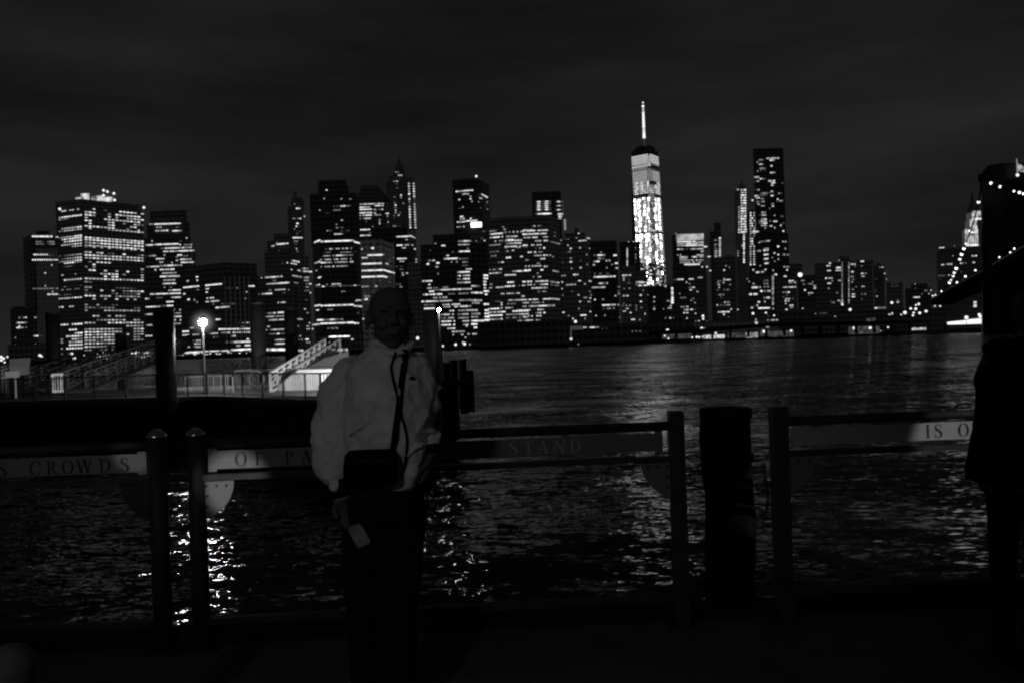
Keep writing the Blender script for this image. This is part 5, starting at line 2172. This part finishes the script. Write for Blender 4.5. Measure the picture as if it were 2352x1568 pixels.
# jacket
bm = B()
loft(bm, [(M_(893, 1112, .01), 70*px, .125), (M_(888, 1085, .01), 88*px, .15), (M_(888, 1030, 0), 97*px, .165), (M_(889, 960, 0), 99*px, .165), (M_(890, 900, .01), 96*px, .155),
          (M_(886, 862, .015), 95*px, .145), (M_(886, 832, .02), 84*px, .12), (M_(889, 812, .02), 60*px, .095), (M_(892, 796, .025), 50*px, .08), (M_(892, 782, .03), 44*px, .07)], 32, 2.3)
limb(bm, [(M_(800, 856, .02), 36*px), (M_(778, 900, .02), 41*px), (M_(762, 955, .02), 42*px), (M_(757, 1010, .0), 41*px), (M_(762, 1060, -.03), 42*px), (M_(772, 1090, -.04), 36*px), (M_(778, 1106, -.045), 25*px)])
limb(bm, [(M_(954, 850, .02), 38*px), (M_(966, 890, .025), 38*px), (M_(972, 935, .04), 36*px), (M_(970, 985, .04), 30*px), (M_(982, 1012, .02), 32*px), (M_(992, 1026, 0.0), 20*px)])
# folds: slanting ridges
for a, b, w in (((800, 1000, -.155), (850, 965, -.165), 4), ((722, 1045, -.045), (790, 1036, -.075), 4), ((725, 1072, -.055), (800, 1080, -.08), 5),
                ((960, 1000, -.10), (998, 990, -.01), 4), ((935, 1050, -.15), (975, 1015, -.11), 4)):
    tube(bm, [M_(*a), M_((a[0]+b[0])/2, (a[1]+b[1])/2-3, (a[2]+b[2])/2-.004), M_(*b)], w*px, 8)
tube(bm, [M_(846, 792, .03), M_(858, 797, -.05), M_(885, 805, -.085), M_(905, 812, -.09)], 6*px, 8)
tube(bm, [M_(905, 812, -.09), M_(930, 803, -.08), M_(948, 790, -.03)], 6*px, 8)
jk = obj('jacket', bm, JACKET, man); remesh(jk, .0065, 3, (.05, .085))
# zip, logo, strap, bag
def front(x, y, extra=0.):
    """depth of the jacket's front surface in that column, found by casting a ray on the finished jacket"""
    o = Vector((0, 0, H)); tx, tz = ray(x, y); d = Vector((tx, 1, tz)).normalized()
    inv = Vector(man.location)
    ok, loc, nr, _ = jk.ray_cast(o-inv, d)
    if ok: return loc+inv-d*(.004+extra)
    return M_(x, y, -.14-extra)
bm = B(); tube(bm, [front(x, y, .001) for x, y in ((909, 808), (903, 825), (898, 843), (902, 868), (909, 895), (916, 925), (922, 957), (930, 980), (935, 1005), (934, 1040), (929, 1071), (922, 1095))], .0052, 8); obj('zip', bm, BLACKC, man)
bm = B(); c = front(946, 868); ball(bm, c, 1, 2, (.0135, .002, .0075)); obj('chest_emblem', bm, BLACKC, man)
bag = empty('crossbody_bag', M_(850, 1110, -.2), 'black crossbody bag slung at the hip of the man in the pale jacket', 'bag')
bm = B(); c = M_(851, 1074, -.19)
loft(bm, [(c+Vector((0, 0, -.068)), .085, .03), (c+Vector((0, 0, -.055)), .1, .042), (c+Vector((.002, 0, 0)), .103, .045), (c+Vector((.004, 0, .05)), .098, .04), (c+Vector((.006, 0, .068)), .085, .028)], 28, 3.5)
o = obj('body', bm, BLACKC, bag); remesh(o, .006, 4)
bm = B()
pts = [front(x, y, .002) for x, y in ((931, 802), (930, 820), (926, 850), (922, 880), (918, 915), (914, 948), (909, 985), (905, 1018), (900, 1045))]
for i in range(len(pts)-1): bar(bm, pts[i], pts[i+1]+(pts[i+1]-pts[i])*.05, .024, .004, Vector((0, 1, 0)).cross(pts[i+1]-pts[i]).normalized() if False else Vector((0, 1, 0)))
pts2 = [M_(931, 800, -.06), M_(930, 790, .0), M_(915, 800, .1)]
for i in range(2): bar(bm, pts2[i], pts2[i+1], .004, .02)
obj('strap', bm, BLACKC, bag)
bm = B(); tube(bm, [c+Vector((-.08, -.046, .03)), c+Vector((0, -.05, .034)), c+Vector((.08, -.046, .03))], .0025, 6); obj('zip', bm, STEEL, bag)
# dark cuff, trousers, shoes
bm = B(); tube(bm, [M_(775, 1100, -.045), M_(787, 1142, -.05)], [.046, .037], 16); obj('cuff', bm, BLACKC, man, True)
bm = B(); tube(bm, [M_(786, 1139, -.05), M_(788, 1146, -.05)], [.0385, .038], 16); obj('cuff_band', bm, mat('grey_band', .12, .8), man, True)
bm = B(); tube(bm, [M_(990, 1022, -.01), M_(994, 1042, -.02)], [.038, .036], 14); obj('cuff', bm, BLACKC, man, True)
bm = B()
loft(bm, [(M_(882, 1190, .02), 88*px, .135), (M_(884, 1140, .02), 92*px, .14), (M_(886, 1098, .02), 88*px, .135)], 26, 2.4)
for s, xh, xk, xf in ((-1, 836, 836, 844), (1, 928, 918, 908)):
    hip = M_(xh, 1170, .02); kn = M_(xk, 1400, .0); an = Vector((M_(xf, 1640).x, DM+.04, fz+.05))
    limb(bm, [(hip, .092), (hip.lerp(kn, .5), .084), (kn, .074), (kn.lerp(an, .6), .067), (an+Vector((0, 0, .02)), .062)])
tr = obj('trousers', bm, TROUS, man); remesh(tr, .009, 4, (.015, .12))
for xf in (846, 906):
    X = M_(xf, 1640).x; bm = B()
    loft(bm, [(Vector((X, DM-.04, fz+.004)), .048, .14), (Vector((X, DM-.04, fz+.03)), .05, .142), (Vector((X, DM-.02, fz+.07)), .045, .11), (Vector((X, DM+.03, fz+.1)), .04, .05)], 18); obj('shoe', bm, BLACKC, man, True)
# phone in the hand
ph = empty('phone', M_(822, 1228, -.09), 'pale phone held low in the hand of the man in the pale jacket', 'phone')
c = M_(820, 1226, -.1); u = (M_(826, 1199, -.1)-M_(796, 1214, -.1)); v = (M_(849, 1242, -.1)-M_(826, 1199, -.1))
u = u.normalized()*.056; v = v.normalized()*.088; nn = u.cross(v).normalized()*.0045
bm = B(); o0 = M_(798, 1213, -.1)
vs = [bm.verts.new(o0+a*u+b*v+k*nn) for k in (-1, 1) for a, b in ((0, 0), (1, 0), (1, 1), (0, 1))]
for f in ((0, 1, 2, 3), (7, 6, 5, 4), (0, 4, 5, 1), (1, 5, 6, 2), (2, 6, 7, 3), (3, 7, 4, 0)): bm.faces.new([vs[i] for i in f])
bmesh.ops.recalc_face_normals(bm, faces=bm.faces); bmesh.ops.bevel(bm, geom=bm.edges[:], offset=.003, segments=2, affect='EDGES')
obj('case', bm, mat('phone_case', .19, .35, nscale=20, namp=.3), ph)

# --- person in black at the right edge, back in shadow, mid-stride
DW = 3.8
def W2(x, y, dy=0.): return at(x, y, DW+dy)
qx = DW/F
wom = empty('person', (W2(2320, 1500).x, DW, DECK), 'person in a long black coat in silhouette, walking at the right edge', 'person')
bm = B()
head(bm, W2(2372, 715), .078, .118, .098, -.9)
limb(bm, [(W2(2365, 800), .06), (W2(2370, 750), .052)])
loft(bm, [(W2(2330, 1120), .13, .1), (W2(2338, 1000), .12, .1), (W2(2344, 880), .15, .1), (W2(2350, 820), .14, .08), (W2(2358, 795), .06, .05)], 20)
limb(bm, [(W2(2275, 835), .05), (W2(2262, 950), .04), (W2(2256, 1045), .032), (W2(2254, 1070), .026)])
hand(bm, W2(2254, 1068), Vector((.05, 0, -1)), (1, 0, 0), 1)
limb(bm, [(W2(2425, 835), .05), (W2(2440, 950), .04), (W2(2436, 1050), .03)]); hand(bm, W2(2436, 1048), Vector((0, -.1, -1)), (-1, 0, 0), -1)
a1 = Vector((W2(2292, 1480).x, DW-.05, DECK+.09)); a2 = Vector((W2(2410, 1480).x, DW+.12, DECK+.11))
limb(bm, [(W2(2308, 1110), .085), (W2(2305, 1290, -.03), .055), (a1, .04)]); limb(bm, [(W2(2360, 1110), .085), (W2(2392, 1290, .02), .055), (a2, .04)])
o = obj('body', bm, SKIN, wom); remesh(o, .008, 3)
bm = B()
loft(bm, [(W2(2325, 1102), 98*qx, .17), (W2(2326, 1060), 96*qx, .17), (W2(2334, 980), 86*qx, .15), (W2(2338, 900), 84*qx, .14), (W2(2342, 850), 90*qx, .14), (W2(2346, 815), 84*qx, .11), (W2(2352, 792), 60*qx, .08), (W2(2360, 776), 36*qx, .07)], 28, 2.3)
limb(bm, [(W2(2278, 828), 24*qx), (W2(2266, 880), 27*qx), (W2(2268, 930), 25*qx), (W2(2262, 990), 26*qx), (W2(2250, 1050), 24*qx), (W2(2248, 1070), 20*qx)])
limb(bm, [(W2(2420, 828), 26*qx), (W2(2434, 930), 28*qx), (W2(2436, 1040), 24*qx)])
for x, y in ((2268, 800), (2285, 790), (2305, 786), (2325, 792), (2345, 786)): ball(bm, W2(x, y, -.02), 14*qx, 2)
for x in (2245, 2262): ball(bm, W2(x, 1088, -.05), 16*qx, 2)
o = obj('coat', bm, BLACKC, wom); remesh(o, .01, 3, (.02, .08))
bm = B()
limb(bm, [(W2(2308, 1110), .088), (W2(2306, 1200, -.02), .07), (W2(2303, 1290, -.03), .058), (a1+Vector((0, 0, .02)), .05)]); limb(bm, [(W2(2365, 1110), .088), (W2(2392, 1290, .02), .06), (a2+Vector((0, 0, .02)), .05)])
o = obj('trousers', bm, BLACKC, wom); remesh(o, .01, 3)
for a in (a1, a2):
    bm = B(); z = DECK+.004 if a is a1 else DECK+.02
    loft(bm, [(Vector((a.x, a.y-.05, z)), .045, .13), (Vector((a.x, a.y-.05, z+.03)), .047, .13), (Vector((a.x, a.y-.02, z+.07)), .04, .09), (Vector((a.x, a.y, z+.1)), .038, .045)], 16); obj('shoe', bm, BLACKC, wom, True)
bm = B(); ball(bm, W2(2376, 700, .02), 1, 3, (.092, .108, .115)); o = obj('hair', bm, BLACKC, wom, True)

# ------------------------------------------------------------------ sky and lights
w = bpy.data.worlds.new('World'); bpy.context.scene.world = w; w.use_nodes = True
nt = w.node_tree; bg = nt.nodes['Background']
tc = nt.nodes.new('ShaderNodeTexCoord'); sp = nt.nodes.new('ShaderNodeSeparateXYZ'); nt.links.new(tc.outputs['Generated'], sp.inputs[0])
rp = nt.nodes.new('ShaderNodeValToRGB'); nt.links.new(sp.outputs['Z'], rp.inputs[0])
cr = rp.color_ramp; cr.elements[0].position = 0; cr.elements[0].color = (.0148,)*3+(1,)
cr.elements[1].position = .6; cr.elements[1].color = (.0095,)*3+(1,)
e = cr.elements.new(.16); e.color = (.0142,)*3+(1,); e = cr.elements.new(.28); e.color = (.0112,)*3+(1,)
mp = nt.nodes.new('ShaderNodeMapping'); mp.inputs['Scale'].default_value = (1.2, 1.2, 6); mp.inputs['Rotation'].default_value = (0, .05, 0)
n1 = nt.nodes.new('ShaderNodeTexNoise'); n1.inputs['Scale'].default_value = 2.1; n1.inputs['Detail'].default_value = 5; n1.inputs['Roughness'].default_value = .5
nt.links.new(tc.outputs['Generated'], mp.inputs[0]); nt.links.new(mp.outputs[0], n1.inputs['Vector'])
r1 = nt.nodes.new('ShaderNodeMapRange'); r1.inputs['From Min'].default_value = .3; r1.inputs['From Max'].default_value = .7; r1.inputs['To Min'].default_value = .55; r1.inputs['To Max'].default_value = 1.4
nt.links.new(n1.outputs['Fac'], r1.inputs['Value'])
ml = nt.nodes.new('ShaderNodeVectorMath'); ml.operation = 'SCALE'; nt.links.new(rp.outputs[0], ml.inputs[0]); nt.links.new(r1.outputs[0], ml.inputs['Scale'])
nt.links.new(ml.outputs[0], bg.inputs['Color']); bg.inputs['Strength'].default_value = 1

def spot(name, loc, target, power, size, blend=.5, radius=.15):
    l = bpy.data.lights.new(name, 'SPOT'); l.energy = power; l.spot_size = math.radians(size); l.spot_blend = blend; l.shadow_soft_size = radius
    o = bpy.data.objects.new(name, l); C.objects.link(o); o.location = loc
    o.rotation_euler = (Vector(target)-Vector(loc)).to_track_quat('-Z', 'Y').to_euler(); return o
# one lamp behind the photographer, then added spots that light patches of the panels
spot('promenade_spot', (-2.2, -7.5, DECK+4.4), (-.6, 3.3, DECK+1.2), 250, 29, .8, .3)
spot('promenade_spot', (-3.2, -3.0, DECK+4.2), tuple(railpt(542, .875)), 2300, 2.6, .35, .04)
spot('promenade_spot', (9.5, -3.0, DECK+5.5), tuple(railpt(2206, 1.02)), 2300, 2.3, .3, .03)
spot('promenade_spot', (-6.2, -2.2, DECK+4.4), tuple(railpt(306, 1.045)), 950, 1.2, .4, .03)
spot('promenade_spot', (-5.2, -3.4, DECK+4.3), tuple(railpt(120, 1.08)), 90, 9, .9, .1)

cam = bpy.data.cameras.new('camera'); co = bpy.data.objects.new('camera', cam); C.objects.link(co)
cam.sensor_width = 36; cam.lens = 36*F/2352; cam.clip_end = 8000; cam.clip_start = .05
R = Matrix(((cs, sn, 0), (0, 0, -1), (-sn, cs, 0)))
co.matrix_world = Matrix.Translation((0, 0, H)) @ R.to_4x4()
sc = bpy.context.scene; sc.camera = co
sc.view_settings.view_transform = 'Standard'; sc.view_settings.look = 'None'; sc.view_settings.exposure = 0
sc.render.engine = 'CYCLES'
sc.render.filter_size = 1.5
cy = sc.cycles; cy.filter_width = 2.3; cy.max_bounces = 5; cy.diffuse_bounces = 2; cy.glossy_bounces = 3; cy.sample_clamp_indirect = 12; cy.sample_clamp_direct = 0
cy.caustics_reflective = True; cy.use_denoising = True
